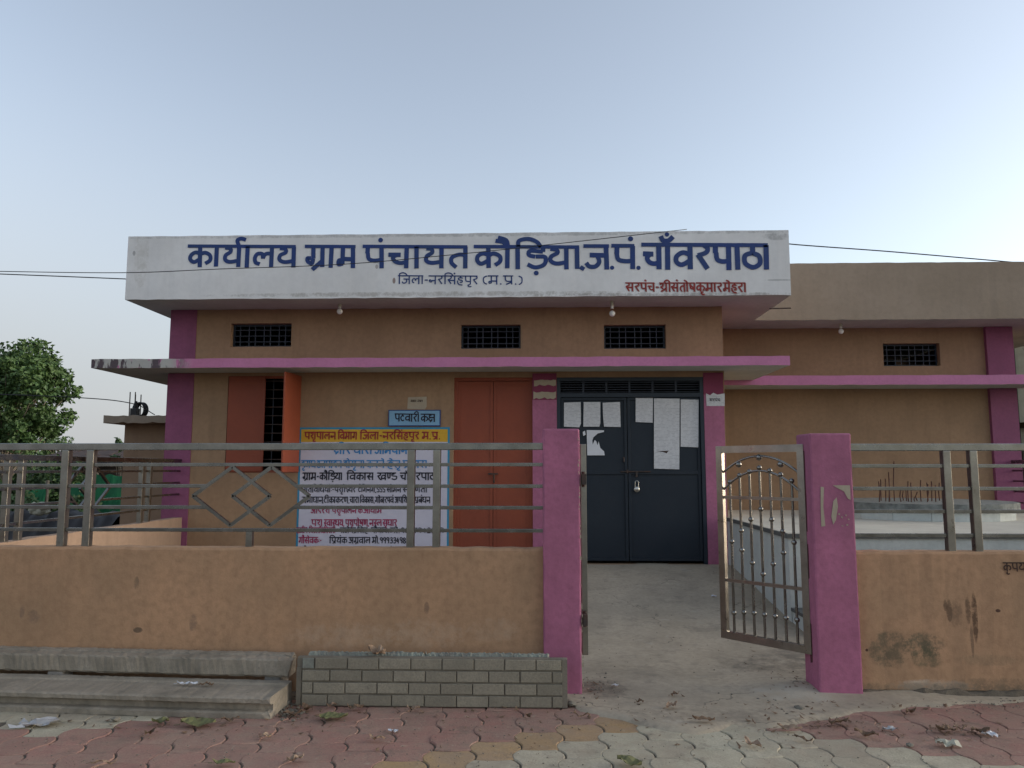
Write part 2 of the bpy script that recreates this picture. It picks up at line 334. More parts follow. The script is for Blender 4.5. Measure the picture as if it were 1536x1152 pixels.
def holed_wall(m, x0, x1, z0, z1, y, holes, depth, mi=0, rmi=0):
    """front face with real openings and their reveals"""
    xs = sorted({x0, x1, *[h[0] for h in holes], *[h[1] for h in holes]}); zs = sorted({z0, z1, *[h[2] for h in holes], *[h[3] for h in holes]})
    for i in range(len(xs) - 1):
        for j in range(len(zs) - 1):
            cx = (xs[i] + xs[i + 1]) / 2; cz = (zs[j] + zs[j + 1]) / 2
            if any(h[0] < cx < h[1] and h[2] < cz < h[3] for h in holes): continue
            m.add([(xs[i], y, zs[j]), (xs[i + 1], y, zs[j]), (xs[i + 1], y, zs[j + 1]), (xs[i], y, zs[j + 1])], [(0, 1, 2, 3)], mi)
    for (a, b, c, d) in holes:
        Y2 = y + depth
        m.add([(a, y, c), (a, Y2, c), (a, Y2, d), (a, y, d)], [(0, 1, 2, 3)], rmi)
        m.add([(b, y, c), (b, Y2, c), (b, Y2, d), (b, y, d)], [(3, 2, 1, 0)], rmi)
        m.add([(a, y, c), (b, y, c), (b, Y2, c), (a, Y2, c)], [(0, 1, 2, 3)], rmi)
        m.add([(a, y, d), (b, y, d), (b, Y2, d), (a, Y2, d)], [(3, 2, 1, 0)], rmi)
def flat_poly(pts, y, name, m, parent=None, th=.0015):
    """thin sheet facing the street from outline points (x,z), y its front"""
    g = MB(); n = len(pts)
    g.add([(x, y, z) for x, z in pts] + [(x, y + th, z) for x, z in pts],
          [tuple(range(n)), tuple(range(2 * n - 1, n - 1, -1))] + [(i, i + n, (i + 1) % n + n, (i + 1) % n) for i in range(n)])
    return g.build(name, m, parent)
def px_poly(pp, Y): return [(at(a, b, Y).x, at(a, b, Y).z) for a, b in pp]

# ------------------------------------------------------------------ brush lettering (Devanagari drawn stroke by stroke)
# headline at y=1, baseline at y=0; L straight stroke, C smooth stroke, D dot
G = {
 'k': (.84, ['L .42 1 .42 0', 'C .42 .62 .27 .68 .12 .56 .1 .36 .22 .22 .42 .36', 'C .42 .6 .58 .68 .74 .55 .76 .32 .6 .16']),
 'aa': (.30, ['L .13 1 .13 0']),
 'y': (.74, ['L .58 1 .58 0', 'C .12 .92 .28 .88 .3 .72 .14 .56 .12 .36 .28 .24 .58 .3']),
 'l': (.80, ['L .64 1 .64 0', 'C .26 .14 .12 .22 .08 .44 .18 .64 .32 .62 .36 .4', 'C .36 .42 .42 .6 .52 .66 .64 .6']),
 'g': (.78, ['L .3 1 .3 .45', 'C .3 .46 .26 .24 .12 .26 .1 .4 .22 .44', 'L .6 1 .6 0']),
 'gr': (.80, ['L .3 1 .3 .42', 'C .3 .42 .26 .2 .12 .26 .1 .42 .22 .44', 'L .62 1 .62 0', 'L .62 .32 .28 -.1']),
 'm': (.78, ['L .24 1 .24 .14', 'C .24 .18 .1 .14 .1 .34 .24 .36', 'L .24 .4 .6 .4', 'L .6 1 .6 0']),
 'p': (.72, ['L .14 1 .14 .66', 'C .14 .68 .18 .42 .34 .34 .56 .36', 'L .56 1 .56 0']),
 'pr': (.74, ['L .14 1 .14 .66', 'C .14 .68 .18 .46 .34 .38 .56 .4', 'L .56 1 .56 0', 'L .56 .28 .2 0']),
 'c': (.74, ['L .04 .62 .4 .62', 'C .3 .62 .18 .48 .24 .3 .4 .22 .58 .28', 'L .58 1 .58 0']),
 't': (.70, ['L .54 1 .54 0', 'C .54 .62 .34 .64 .16 .5 .14 .26 .28 .04']),
 'd': (.66, ['L .34 1 .34 .84', 'C .34 .84 .12 .8 .14 .6 .36 .56', 'C .36 .56 .6 .52 .58 .2 .34 .08 .1 .24']),
 'dd': (.66, ['L .56 1 .56 .78', 'C .56 .78 .2 .82 .14 .62 .34 .54', 'C .34 .55 .62 .52 .58 .2 .34 .06 .1 .2', 'D .36 -.2 .11']),
 'j': (.86, ['L .68 1 .68 0', 'L .18 .6 .68 .6', 'C .4 .6 .46 .32 .34 .12 .16 .12 .06 .28']),
 'v': (.74, ['L .58 1 .58 0', 'C .58 .6 .34 .68 .14 .54 .12 .3 .3 .2 .58 .36']),
 'b': (.74, ['L .58 1 .58 0', 'C .58 .6 .34 .68 .14 .54 .12 .3 .3 .2 .58 .36', 'L .18 .58 .52 .3']),
 'r': (.56, ['C .3 1 .42 .86 .36 .68 .1 .58', 'L .1 .62 .42 .02']),
 'tth': (.66, ['L .34 1 .34 .68', 'C .34 .68 .1 .58 .1 .26 .34 .1 .56 .26 .56 .56 .34 .68']),
 'tt': (.60, ['L .3 1 .3 .74', 'C .5 .72 .2 .74 .08 .44 .24 .12 .5 .2']),
 's': (.84, ['C .26 1 .36 .86 .3 .68 .08 .56', 'L .08 .6 .36 .04', 'L .2 .46 .66 .46', 'L .66 1 .66 0']),
 'S': (.52, ['C .26 1 .36 .86 .3 .68 .08 .56', 'L .08 .6 .36 .04', 'L .2 .46 .5 .46']),
 'h': (.62, ['L .34 1 .34 .8', 'C .52 .74 .26 .78 .14 .64 .26 .52 .46 .46 .46 .26 .26 .22', 'C .08 .44 .1 .14 .26 -.04 .5 -.1']),
 'n': (.74, ['L .58 1 .58 0', 'L .58 .44 .24 .44', 'C .24 .44 .1 .5 .1 .32 .24 .28 .3 .42']),
 'sh': (.78, ['C .1 .78 .16 .94 .34 .88 .34 .66 .12 .5', 'L .12 .52 .4 .1', 'L .62 1 .62 0']),
 'shr': (.84, ['C .06 .8 .18 .94 .36 .84 .3 .62 .1 .52', 'L .1 .54 .36 .3', 'L .64 1 .64 0', 'L .64 .38 .14 .0']),
 'ss': (.72, ['L .14 1 .14 .66', 'C .14 .68 .18 .42 .34 .34 .56 .36', 'L .56 1 .56 0', 'L .18 .76 .54 .38']),
 'ksh': (.82, ['C .36 .82 .14 .86 .12 .66 .32 .58', 'C .32 .58 .1 .5 .12 .26 .34 .22 .44 .36', 'L .42 .26 .18 .0', 'L .66 1 .66 0', 'L .3 .58 .66 .58']),
 'dh': (.76, ['C .24 .92 .08 .86 .12 .66 .3 .62', 'C .3 .62 .1 .52 .12 .26 .34 .2 .6 .32', 'L .6 1 .6 0']),
 'gh': (.76, ['C .12 .98 .08 .74 .3 .66', 'C .3 .64 .1 .52 .12 .26 .34 .2 .6 .32', 'L .6 1 .6 0']),
 'kh': (1.04, ['C .22 1 .36 .84 .28 .66 .06 .58', 'L .06 .62 .3 .14', 'C .3 .14 .42 .06 .5 .28', 'C .88 .6 .66 .68 .5 .54 .48 .3 .64 .2 .88 .38', 'L .88 1 .88 0']),
 'da': (.58, ['L .34 1 .34 .82', 'C .5 .8 .16 .78 .12 .52 .28 .38 .42 .5', 'L .34 .42 .5 .04']),
 'nn': (.80, ['L .12 1 .12 .5', 'C .12 .52 .16 .3 .34 .32 .36 .52', 'L .36 .5 .36 1', 'L .62 1 .62 0']),
 'N': (.46, ['L .12 1 .12 .5', 'C .12 .52 .16 .3 .34 .32 .36 .52', 'L .36 .5 .36 1']),
 'th': (.78, ['C .26 .86 .1 .92 .1 .7 .26 .64 .3 .76', 'C .16 .6 .12 .3 .34 .2 .6 .32', 'L .62 1 .62 0']),
 'bh': (.78, ['C .06 .9 .2 .94 .26 .7 .24 .2', 'C .24 .2 .1 .14 .1 .34 .24 .38', 'L .24 .42 .6 .42', 'L .6 1 .6 0']),
 'a': (.82, ['C .1 .84 .34 .9 .36 .7 .18 .56', 'C .18 .56 .42 .5 .4 .2 .2 .1 .04 .26', 'L .34 .54 .66 .54', 'L .66 1 .66 0']),
 'e_': (.62, ['L .12 1 .12 .56', 'C .12 .56 .16 .36 .44 .4', 'L .46 1 .46 .36', 'L .38 .4 .54 .02']),
 'i_': (.62, ['L .34 1 .34 .84', 'C .34 .84 .12 .8 .14 .6 .36 .56', 'C .36 .56 .6 .48 .5 .24 .2 .3', 'L .24 .28 .5 0']),
 'u_': (.62, ['L .34 1 .34 .84', 'C .1 .8 .4 .84 .4 .6 .2 .54', 'C .2 .54 .56 .5 .52 .16 .3 .08 .08 .2']),
 'i': (.30, ['L .13 1 .13 0', 'C .13 1 .16 1.26 .42 1.36 .68 1.24 .8 1']),
 'ii': (.30, ['L .13 1 .13 0', 'C .13 1 .08 1.26 -.12 1.34 -.3 1.22 -.36 1']),
 'o': (.30, ['L .13 1 .13 0', 'C .13 1 .06 1.2 -.16 1.32']),
 'au': (.30, ['L .13 1 .13 0', 'C .1 1 .0 1.2 -.22 1.26', 'C .15 1 .1 1.3 -.14 1.42']),
 'e': (0, ['C -.16 1 -.22 1.2 -.44 1.3']),
 'ai': (0, ['C -.16 1 -.26 1.18 -.46 1.24', 'C -.14 1 -.2 1.28 -.42 1.4']),
 'u': (0, ['C -.18 -.02 -.36 -.1 -.26 -.3 -.06 -.26']),
 'uu': (0, ['C -.18 -.02 -.3 -.18 -.12 -.22 0 -.36']),
 'R': (0, ['C -.16 1 -.22 1.26 -.1 1.38 .06 1.32']),
 'am': (0, ['D -.2 1.3 .11']),
 'cb': (0, ['D -.18 1.42 .09', 'C -.4 1.36 -.32 1.18 -.12 1.16 .02 1.34']),
 'ri': (0, ['C -.4 -.04 -.5 -.2 -.36 -.3 -.2 -.24']),
 'ra': (0, ['L -.18 .24 -.5 -.04']),
 '.': (.26, ['D .1 .06 .09']), "'": (.2, ['D .1 .1 .04', 'L .12 .1 .06 -.04']), ',': (.2, ['L .1 .1 .04 -.1']), ':': (.2, ['D .1 .7 .07', 'D .1 .3 .07']),
 '-': (.40, ['L .06 .5 .32 .5']), '(': (.34, ['C .28 1 .08 .78 .08 .25 .28 0']), ')': (.34, ['C .06 1 .26 .78 .26 .25 .06 0']),
 '9': (.56, ['C .46 .9 .2 .98 .1 .72 .3 .5 .46 .66', 'L .46 .92 .4 .02']), '3': (.56, ['C .1 .88 .4 .96 .44 .66 .2 .54', 'C .2 .54 .5 .48 .42 .1 .1 .1']),
 '4': (.58, ['L .34 .96 .08 .36', 'L .08 .36 .5 .36', 'L .38 .7 .38 0']), '8': (.56, ['C .28 .52 .1 .72 .28 .94 .46 .72 .28 .52', 'C .28 .5 .06 .26 .28 .04 .5 .26 .28 .5']),
 '2': (.56, ['C .1 .8 .3 1 .46 .76 .26 .36 .08 .06', 'L .08 .06 .5 .06']), '7': (.5, ['L .06 .94 .46 .94', 'L .46 .94 .2 0']),
 'Sx': (.5, ['C .42 .9 .1 .96 .12 .62 .4 .44 .38 .08 .06 .12']), ' ': (.42, []),
}
NOHEAD = set(list(".',:()-9348 27") + ['Sx'])
def catmull(P, n=5):
    out = []; Q = [P[0] * 2 - P[1]] + P + [P[-1] * 2 - P[-2]]
    if (P[0] - P[-1]).length < 1e-6: Q[0] = P[-2]; Q[-1] = P[1]
    for i in range(1, len(Q) - 2):
        for k in range(n):
            t = k / n; a, b, c, d = Q[i - 1], Q[i], Q[i + 1], Q[i + 2]
            out.append(.5 * ((2 * b) + (c - a) * t + (2 * a - 5 * b + 4 * c - d) * t * t + (3 * b - a - 3 * c + d) * t ** 3))
    out.append(P[-1]); return out
def lettering(words, ph, pb, Y, wt, m, name, parent=None, out=.004, hw=None, shift=(0, 0), jit=.012):
    """words: [(tokens, px0, px1)], ph/pb: headline and baseline pixel rows at both ends of the line"""
    g = MB(); rng = random.Random(len(words) * 13 + 5)
    lx, rx = words[0][1], words[-1][2]
    def zz(px, v):
        f = (px - lx) / max(rx - lx, 1); h0 = ph[0] + (ph[1] - ph[0]) * f; b0 = pb[0] + (pb[1] - pb[0]) * f
        return h0, b0
    for toks, x0, x1 in words:
        T = toks.replace('|', '\x00').split(' '); T = [' ' if q == '_' else q for q in T if q]
        adv = sum(G[q][0] for q in T); adv -= .12
        h0, b0 = zz((x0 + x1) / 2, 0)
        A = at(x0, b0, Y); B = at(x1, b0, Y); Hh = at((x0 + x1) / 2, h0, Y).z - at((x0 + x1) / 2, b0, Y).z
        hl, bl = zz(x0, 0); hr, br = zz(x1, 0)
        zl = at(x0, bl, Y).z; zr = at(x1, br, Y).z
        sx = (B.x - A.x) / adv; wd = wt * Hh
        def W(u, v): return Vector((A.x + u * sx + shift[0], zl + (zr - zl) * (u / adv) + v * Hh + shift[1]))
        pen = 0; idx = 0; runs = []; start = None
        def ribbon(P, wv, k, wide_x=None):
            N = len(P); vs = []
            for i, p in enumerate(P):
                d1 = (P[i] - P[i - 1]).normalized() if i else None; d2 = (P[i + 1] - P[i]).normalized() if i < N - 1 else None
                if d1 is None: d = d2; s_ = 1
                elif d2 is None: d = d1; s_ = 1
                else: d = (d1 + d2).normalized(); s_ = min(1.3, 1 / max(.3, d.dot(d2)))
                nrm = Vector((-d.y, d.x)) * wv / 2 * s_
                vs += [p + nrm, p - nrm]
            y = Y - out - .00035 * (k % 9)
            g.add([(q.x, y, q.y) for q in vs], [(2 * i, 2 * i + 1, 2 * i + 3, 2 * i + 2) for i in range(N - 1)])
        for q in T:
            w_, st = G[q]
            if q in NOHEAD:
                if start is not None: runs.append((start, pen - .06)); start = None
            elif start is None and w_ > 0: start = pen
            for s_ in st:
                a = s_.split(); v = list(map(float, a[1:])); idx += 1
                if a[0] == 'D':
                    c = W(pen + v[0], v[1]); r = v[2] * Hh; n = 12; y = Y - out - .00035 * (idx % 9)
                    g.add([(c.x + r * math.cos(2 * math.pi * i / n), y, c.y + r * math.sin(2 * math.pi * i / n)) for i in range(n)], [tuple(range(n))])
                else:
                    P = [W(pen + v[i] + rng.uniform(-jit, jit), v[i + 1] + (rng.uniform(-jit, jit) if v[i + 1] not in (1, 0) else (rng.uniform(-.03, .02) if v[i + 1] == 0 else 0))) for i in range(0, len(v), 2)]
                    if a[0] == 'C':
                        P = catmull(P)
                    ribbon(P, wd * (1 if a[0] == 'L' else .92), idx)
            pen += w_
        if start is not None: runs.append((start, pen - .10))
        for a, b in runs: ribbon([W(a - .01, 1), W(b, 1)], wd * (hw or .75), 8)
    return g.build(name, m, parent)

# ================================================================== SETTING
# terrain: one wide sheet
g = MB(); g.add([(-600, -300, -.09), (600, -300, -.09), (600, 900, -.09), (-600, 900, -.09)], [(0, 1, 2, 3)])
tag(g.build('ground', M['soil']), kind='structure')
# yard floor: flat near the gate, ramping up to the door
ZF0 = Z_(940, 846, 9.6) - .014
def yard_z(x, y):
    t = max(0, min(1, (y - 6.45) / (9.45 - 6.45)))
    bx = max(0, min(1, (x - 1.25) / .5)); by = max(0, min(1, (6.3 - y) / .8)) * max(0, min(1, (y - 5.02) / .2)); bx *= max(0, min(1, (2.75 - x) / .4))
    return .012 + .025 * bx * bx * (3 - 2 * bx) * by + ZF0 * (t * t * (3 - 2 * t) * .35 + t * .65)
edge_px = [(700, 1048), (845, 1050), (868, 1066), (905, 1076), (935, 1083), (985, 1092), (1040, 1106), (1075, 1097), (1100, 1088), (1150, 1094), (1205, 1086), (1290, 1071), (1380, 1063), (1470, 1057), (1600, 1054), (1700, 1052)]
epts = [gnd(a, b) for a, b in edge_px]
def edge_y(x):
    for p, q in zip(epts, epts[1:]):
        if p.x <= x <= q.x: return p.y + (q.y - p.y) * (x - p.x) / (q.x - p.x)
    return epts[0].y if x < epts[0].x else epts[-1].y
g = MB(); nx, ny = 150, 70; xa, xb = -4.5, 7.2; vs = []
rg = random.Random(3)
for i in range(nx + 1):
    x = xa + (xb - xa) * i / nx
    e = edge_y(x) + .02 * math.sin(x * 17) + .012 * math.sin(x * 41 + 1)
    if x < -.45: e = 5.26
    for j in range(ny + 1):
        v = (j / ny) ** 1.3; y = e + (11.3 - e) * v
        z = yard_z(x, y) + .006 * math.sin(x * 5 + y * 3) * math.sin(y * 4 - x * 2) + rg.uniform(-.0012, .0012)
        if j == 0: z = -.012
        elif j == 1: z = .004
        vs.append((x, y, z))
g.add(vs, [(i * (ny + 1) + j, (i + 1) * (ny + 1) + j, (i + 1) * (ny + 1) + j + 1, i * (ny + 1) + j + 1) for i in range(nx) for j in range(ny)], 0, True)
tag(g.build('concrete_yard_path', M['yard']), kind='structure')

# pavement with interlocking pavers
pv = MB(); pv.add([(-8, .5, -.010), (9, .5, -.010), (9, 5.32, -.010), (-8, 5.32, -.010)], [(0, 1, 2, 3)])
pave = tag(pv.build('pavement', M['silt']), kind='structure')
PW, PH = .455, .262                                  # lattice: columns offset by half a stone
w_top = .115; tip = .1375
UL, UR, RT, LR, LL, LT = [Vector(p) for p in ((-w_top * .78, PH / 2), (w_top * .92, PH / 2), (PW - w_top * .78 - 0, 0), (w_top * .92, -PH / 2), (-w_top * .78, -PH / 2), (w_top * .92 - PW, 0))]
RT = Vector((PW / 2 - w_top * .78, 0)); LT = Vector((w_top * .92 - PW / 2, 0))
def ecurve(a, b, amp, n=4):
    d = b - a; nr = Vector((-d.y, d.x)).normalized(); out = []
    for i in range(n):
        t = i / n; out.append(a + d * t + nr * amp * math.sin(math.pi * t))
    return out
outl = (ecurve(UL, UR, -.012) + ecurve(UR, RT, .020) + ecurve(RT, LR, -.022) + ecurve(LR, LL, .012) + ecurve(LL, LT, -.020) + ecurve(LT, UL, .022))
c0 = sum(outl, Vector((0, 0))) / len(outl)
n = len(outl)
def ring(s, z): return [((p.x - c0.x) * s + c0.x, (p.y - c0.y) * s + c0.y, z) for p in outl]
pavmesh = {}
for key in ('pav_grey', 'pav_red', 'pav_yellow'):
    q = MB(); q.add(ring(.985, -.03) + ring(.985, -.005) + ring(.945, 0), [tuple(range(2 * n, 3 * n))[::-1]], 0, False)
    q.f += [tuple((k * n + i, k * n + (i + 1) % n, (k + 1) * n + (i + 1) % n, (k + 1) * n + i))[::-1] for k in range(2) for i in range(n)]
    q.mi += [0] * 2 * n; q.sm += [False] * 2 * n
    me = bpy.data.meshes.new('paver'); me.from_pydata(q.v, [], q.f); me.materials.append(M[key]); me.update(); pavmesh[key] = me
lines = [((-.57, 3.95), (.37, 4.52)), ((1.53, 4.42), (2.42, 3.95))]
def zone(x, y):
    l1 = 3.95 + (x + .57) * .60; l2 = 4.42 - (x - 1.53) * .52
    d = min(l1 - y, l2 - y)
    if d > .10: return 'pav_grey'
    if d > -.10: return 'pav_yellow'
    if y > 4.50 + (x + 2.16) * .33 + .06 and x < -1.95: return 'pav_grey'
    return 'pav_red'
cnt = 0
cells = []
for i in range(-24, 26):
    for j in range(-3, 12):
        x = i * PW / 2; y = 3.52 + j * PH + (PH / 2 if i % 2 else 0) + x * .055
        if y < 3.60 or y > (5.19 if x > 1.9 else 5.02): continue
        if abs(x - .1) > y * .70 + .15: continue
        if y > edge_y(x) + .3 and -.3 < x < 2.6: continue
        cells.append((abs(x - .1) * .2 + y, x, y))
cells.sort()
for _, x, y in cells[:298]:
    o = link('paver', pavmesh[zone(x, y)], pave, (x, y, random.uniform(-.004, .001)), (random.uniform(-.009, .009), random.uniform(-.008, .008), .04 + random.uniform(-.012, .012)))
print('pavers', len(cells))

# ================================================================== MAIN BUILDING
YW = 9.6; XL = X_(254, 560, YW); XR = X_(1087, 600, YW); ZF = ZF0 + .014
zs = Z_(700, 463, YW)            # soffit height
ZS = zs; ZC = Z_(700, 560.5, YW)
office = thing('office_building', 'single storey tan office with white lettered parapet and purple corner pillars', 'building', (0, 0, 0))
def hole(a, b, c, d, Y=YW, r=0): return (X_(a, (c + d) / 2, Y), X_(b, (c + d) / 2, Y), Z_((a + b) / 2, d, Y), Z_((a + b) / 2, c, Y))
V1 = hole(346, 437, 485, 520); V2 = hole(691, 781, 487, 523); V3 = hole(906, 999, 487, 523)
WN = hole(340, 449, 561, 709); WN = (WN[0], WN[1], WN[2], ZC - .02)
BD = hole(680, 799, 566, 845); BD = (BD[0], BD[1], ZF, BD[3])
ND = hole(836, 1058, 566, 846); ND = (ND[0], ND[1], ZF, ND[3])
g = MB()
holed_wall(g, XL, XR, -.05, ZS + .02, YW, [V1, V2, V3, WN, BD, ND], .16)
YB = 14.6
g.add([(XL, YW, -.05), (XL, YB, -.05), (XL, YB, ZS + .02), (XL, YW, ZS + .02)], [(3, 2, 1, 0)])
g.add([(XR, YW, -.05), (XR, YB, -.05), (XR, YB, ZS + .02), (XR, YW, ZS + .02)], [(0, 1, 2, 3)])
g.add([(XL, YB, -.05), (XR, YB, -.05), (XR, YB, ZS + .02), (XL, YB, ZS + .02)], [(3, 2, 1, 0)])
g.build('wall', M['plaster'], office)
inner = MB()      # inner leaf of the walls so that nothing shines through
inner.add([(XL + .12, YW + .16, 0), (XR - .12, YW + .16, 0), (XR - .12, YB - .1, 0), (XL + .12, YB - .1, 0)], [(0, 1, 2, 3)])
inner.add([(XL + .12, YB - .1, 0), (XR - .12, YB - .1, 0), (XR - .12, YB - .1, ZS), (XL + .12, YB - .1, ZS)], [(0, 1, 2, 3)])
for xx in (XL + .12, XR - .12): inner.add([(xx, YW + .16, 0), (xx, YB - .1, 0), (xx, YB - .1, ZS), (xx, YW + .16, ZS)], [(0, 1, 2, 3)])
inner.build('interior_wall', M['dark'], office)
# roof slab with deep parapet fascia
YFc = 8.98
fxl = X_(190, 400, YFc); fxr = X_(1185, 400, YFc); fzt = Z_(690, 350, YFc); fzb = Z_(690, 446, YFc)
def slab_px(name, xl, xr, yf, yb, zb, zt, mats, parent, seg=60, wob=.006, rng=random.Random(5), inset=.12):
    g = MB(); b = [];
    n = seg
    for i in range(n + 1):
        x = xl + (xr - xl) * i / n
        a = rng.uniform(-wob, wob) * .6; c = rng.uniform(-wob, wob) * .5; d = rng.uniform(-wob, wob) * .3
        b.append([(x, yf + d, zb + a), (x, yf + d * .5, zt + c), (x, yb, zt), (x, yb, zb)])
    vs = [p for r in b for p in r]
    fs = []; mi = []
    for i in range(n):
        o = i * 4
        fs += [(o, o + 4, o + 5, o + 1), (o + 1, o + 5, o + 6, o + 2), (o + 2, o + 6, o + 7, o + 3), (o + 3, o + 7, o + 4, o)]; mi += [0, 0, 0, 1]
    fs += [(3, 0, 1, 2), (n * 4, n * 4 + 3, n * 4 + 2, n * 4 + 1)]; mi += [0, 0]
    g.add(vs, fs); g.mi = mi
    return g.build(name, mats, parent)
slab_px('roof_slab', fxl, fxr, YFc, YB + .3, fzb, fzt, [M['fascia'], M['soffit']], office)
# sunshade ledge, wraps the left side
YC = 9.06; cxl = X_(137, 541, YC); cxr = X_(1185, 545, YC)
czt = Z_(700, 536, YC); czb = Z_(700, 550, YC)
g = MB(); sg = 70; rr = random.Random(2)
vs = []; 
for i in range(sg + 1):
    x = cxl + (cxr - cxl) * i / sg; vs += [(x, YC + rr.uniform(-.004, .004), czb + rr.uniform(-.004, .004)), (x, YC, czt + rr.uniform(-.004, .004)), (x, YW + .002, czt + .02), (x, YW + .002, czb + .005)]
fs = []; mi = []
for i in range(sg):
    o = i * 4; fs += [(o, o + 4, o + 5, o + 1), (o + 1, o + 5, o + 6, o + 2), (o + 3, o + 7, o + 4, o)]; mi += [0, 0, 1]
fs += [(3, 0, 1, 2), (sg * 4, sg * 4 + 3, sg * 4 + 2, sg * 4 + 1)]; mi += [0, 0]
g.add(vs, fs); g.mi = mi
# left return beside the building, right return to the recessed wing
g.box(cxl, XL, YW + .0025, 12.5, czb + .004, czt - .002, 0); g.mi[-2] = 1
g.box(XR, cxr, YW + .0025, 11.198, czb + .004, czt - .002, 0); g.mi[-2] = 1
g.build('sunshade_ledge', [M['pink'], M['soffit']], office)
# purple pillars, 12 mm proud of the wall
cpx = X_(290, 600, YW)
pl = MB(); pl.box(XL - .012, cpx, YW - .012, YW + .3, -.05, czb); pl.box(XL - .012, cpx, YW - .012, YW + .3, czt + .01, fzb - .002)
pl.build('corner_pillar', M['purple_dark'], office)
pA = (X_(799, 700, YW), ND[0] - .003); pB = (ND[1] + .003, X_(1087, 700, YW))
zmL = Z_(818, 600, YW); zmR = Z_(1072, 592, YW)
mb((pA[0], pA[1], YW - .012, YW + .1, 0, zmL)).build('door_pillar', M['purple'], office)
mb((pB[0], pB[1] + .012, YW - .012, YW + .1, 0, zmR)).build('door_pillar', M['purple'], office)
mb((pA[0], pA[1], YW - .011, YW + .1, zmL, ZC - .002)).build('maroon_pillar_top', M['maroon'], office)
mb((pB[0], pB[1] + .011, YW - .011, YW + .1, zmR, ZC - .002)).build('maroon_pillar_top', M['maroon'], office)
# remains of torn paper bands on the left door pillar
for k, (a, b, c, d) in enumerate(((801, 834, 570, 578), (800, 834, 588, 598))):
    rg = random.Random(k); P = [(a + (b - a) * i / 8, c + rg.uniform(-1.2, 1.2)) for i in range(9)] + [(b - (b - a) * i / 8, d + rg.uniform(-2, 1.5)) for i in range(9)]
    tag(flat_poly(px_poly(P[::-1], YW - .014), YW - .014, 'paper_remnant', M['beige_paper'], office), 'torn beige paper strip')
# ventilators
def ventilator(h, Y, parent, nb=7, nh=3):
    f = MB(); x0, x1, z0, z1 = h
    for a in ((x0, x1, z0, z0 + .025), (x0, x1, z1 - .025, z1), (x0, x0 + .025, z0 + .025, z1 - .025), (x1 - .025, x1, z0 + .025, z1 - .025)): f.box(a[0], a[1], Y + .085, Y + .115, a[2], a[3])
    fr = f.build('ventilator_frame', M['navy_frame'], parent)
    for i in range(nb):
        x = x0 + (x1 - x0) * (i + 1) / (nb + 1) + (.008 if i % 2 else -.008)
        b = MB(); b.box(x - .006, x + .006, Y + .092, Y + .104, z0 + .02, z1 - .02); b.build('bar', M['iron_blue'], fr)
    for i in range(nh):
        z = z0 + (z1 - z0) * (i + 1) / (nh + 1); b = MB(); b.box(x0 + .02, x1 - .02, Y + .078, Y + .09, z - .005, z + .005); b.build('bar', M['iron_blue'], fr)
M['iron_blue'] = mat('blue_grey_iron', (.028, .036, .055), .2, None, 9, .6, .1)
for h in (V1, V2, V3): ventilator(h, YW, office)
# left window with orange-brown shutters
x0, x1, z0, z1 = WN
wf = MB()
for a in ((x0, x0 + .03, z0, z1), (x1 - .03, x1, z0, z1), (x0 + .03, x1 - .03, z0, z0 + .03), (x0 + .03, x1 - .03, z1 - .03, z1)): wf.box(a[0], a[1], YW + .01, YW + .06, a[2], a[3])
wfo = wf.build('window_frame', M['brown_door'], office)
xm = (x0 + x1) / 2 + .02
for i in range(11):
    z = z0 + (z1 - z0) * (i + .5) / 11; b = MB(); b.box(x0 + .03, x1 - .03, YW + .09, YW + .103, z - .006, z + .006); b.build('bar', M['iron'], wfo)
for xx in (xm + .06, xm + .22): b = MB(); b.box(xx, xx + .012, YW + .104, YW + .114, z0 + .03, z1 - .03); b.build('bar', M['iron_blue'], wfo)
sh = mb((x0 + .012, xm, YW - .012, YW + .008, z0 + .01, z1 - .004), b=.003)
for z in (z0 + .02, z1 - .07): sh.box(x0 + .02, xm - .01, YW - .020, YW - .0125, z, z + .05)
sh.build('shutter', M['brown_door'], office)
s2 = MB(); hl = .46; s2.box(0, .02, -hl, 0, z0 + .01, z1 - .004, b=.003); s2.box(-.008, 0, -hl + .02, -.02, z0 + .02, z0 + .07); s2.box(-.008, 0, -hl + .02, -.02, z1 - .08, z1 - .03)
so2 = s2.build('shutter', M['brown_door'], office, (x1 - .005, YW - .01, 0)); so2.rotation_euler.z = math.radians(-7)
tag(so2, 'shutter swung open')
# brown double door
x0, x1, z0, z1 = BD
bd = MB()
for a in ((x0, x0 + .04, z0, z1), (x1 - .04, x1, z0, z1), (x0 + .04, x1 - .04, z1 - .04, z1)): bd.box(a[0], a[1], YW + .03, YW + .09, a[2], a[3])
bf = bd.build('door_frame', M['brown_door'], office)
xm = (x0 + x1) / 2
for a, b_ in ((x0 + .04, xm - .003), (xm + .003, x1 - .04)):
    d = MB(); d.box(a, b_, YW + .05, YW + .08, z0 + .01, z1 - .045)
    for aa in ((a, a + .035), (b_ - .035, b_)): d.box(aa[0], aa[1], YW + .042, YW + .0495, z0 + .01, z1 - .045)
    for zz_ in (z0 + .01, z0 + .95, z1 - .10): d.box(a + .035, b_ - .035, YW + .042, YW + .0495, zz_, zz_ + .045)
    dd = d.build('door_leaf', M['brown_door'], office)
lk = MB(); lk.box(xm - .06, xm + .06, YW + .025, YW + .041, Z_(740, 712, YW), Z_(740, 712, YW) + .02); lk.tube([(xm + .01, YW + .02, Z_(740, 712, YW)), (xm + .01, YW + .02, Z_(740, 724, YW))], .012)
lk.build('bolt', M['iron'], office)
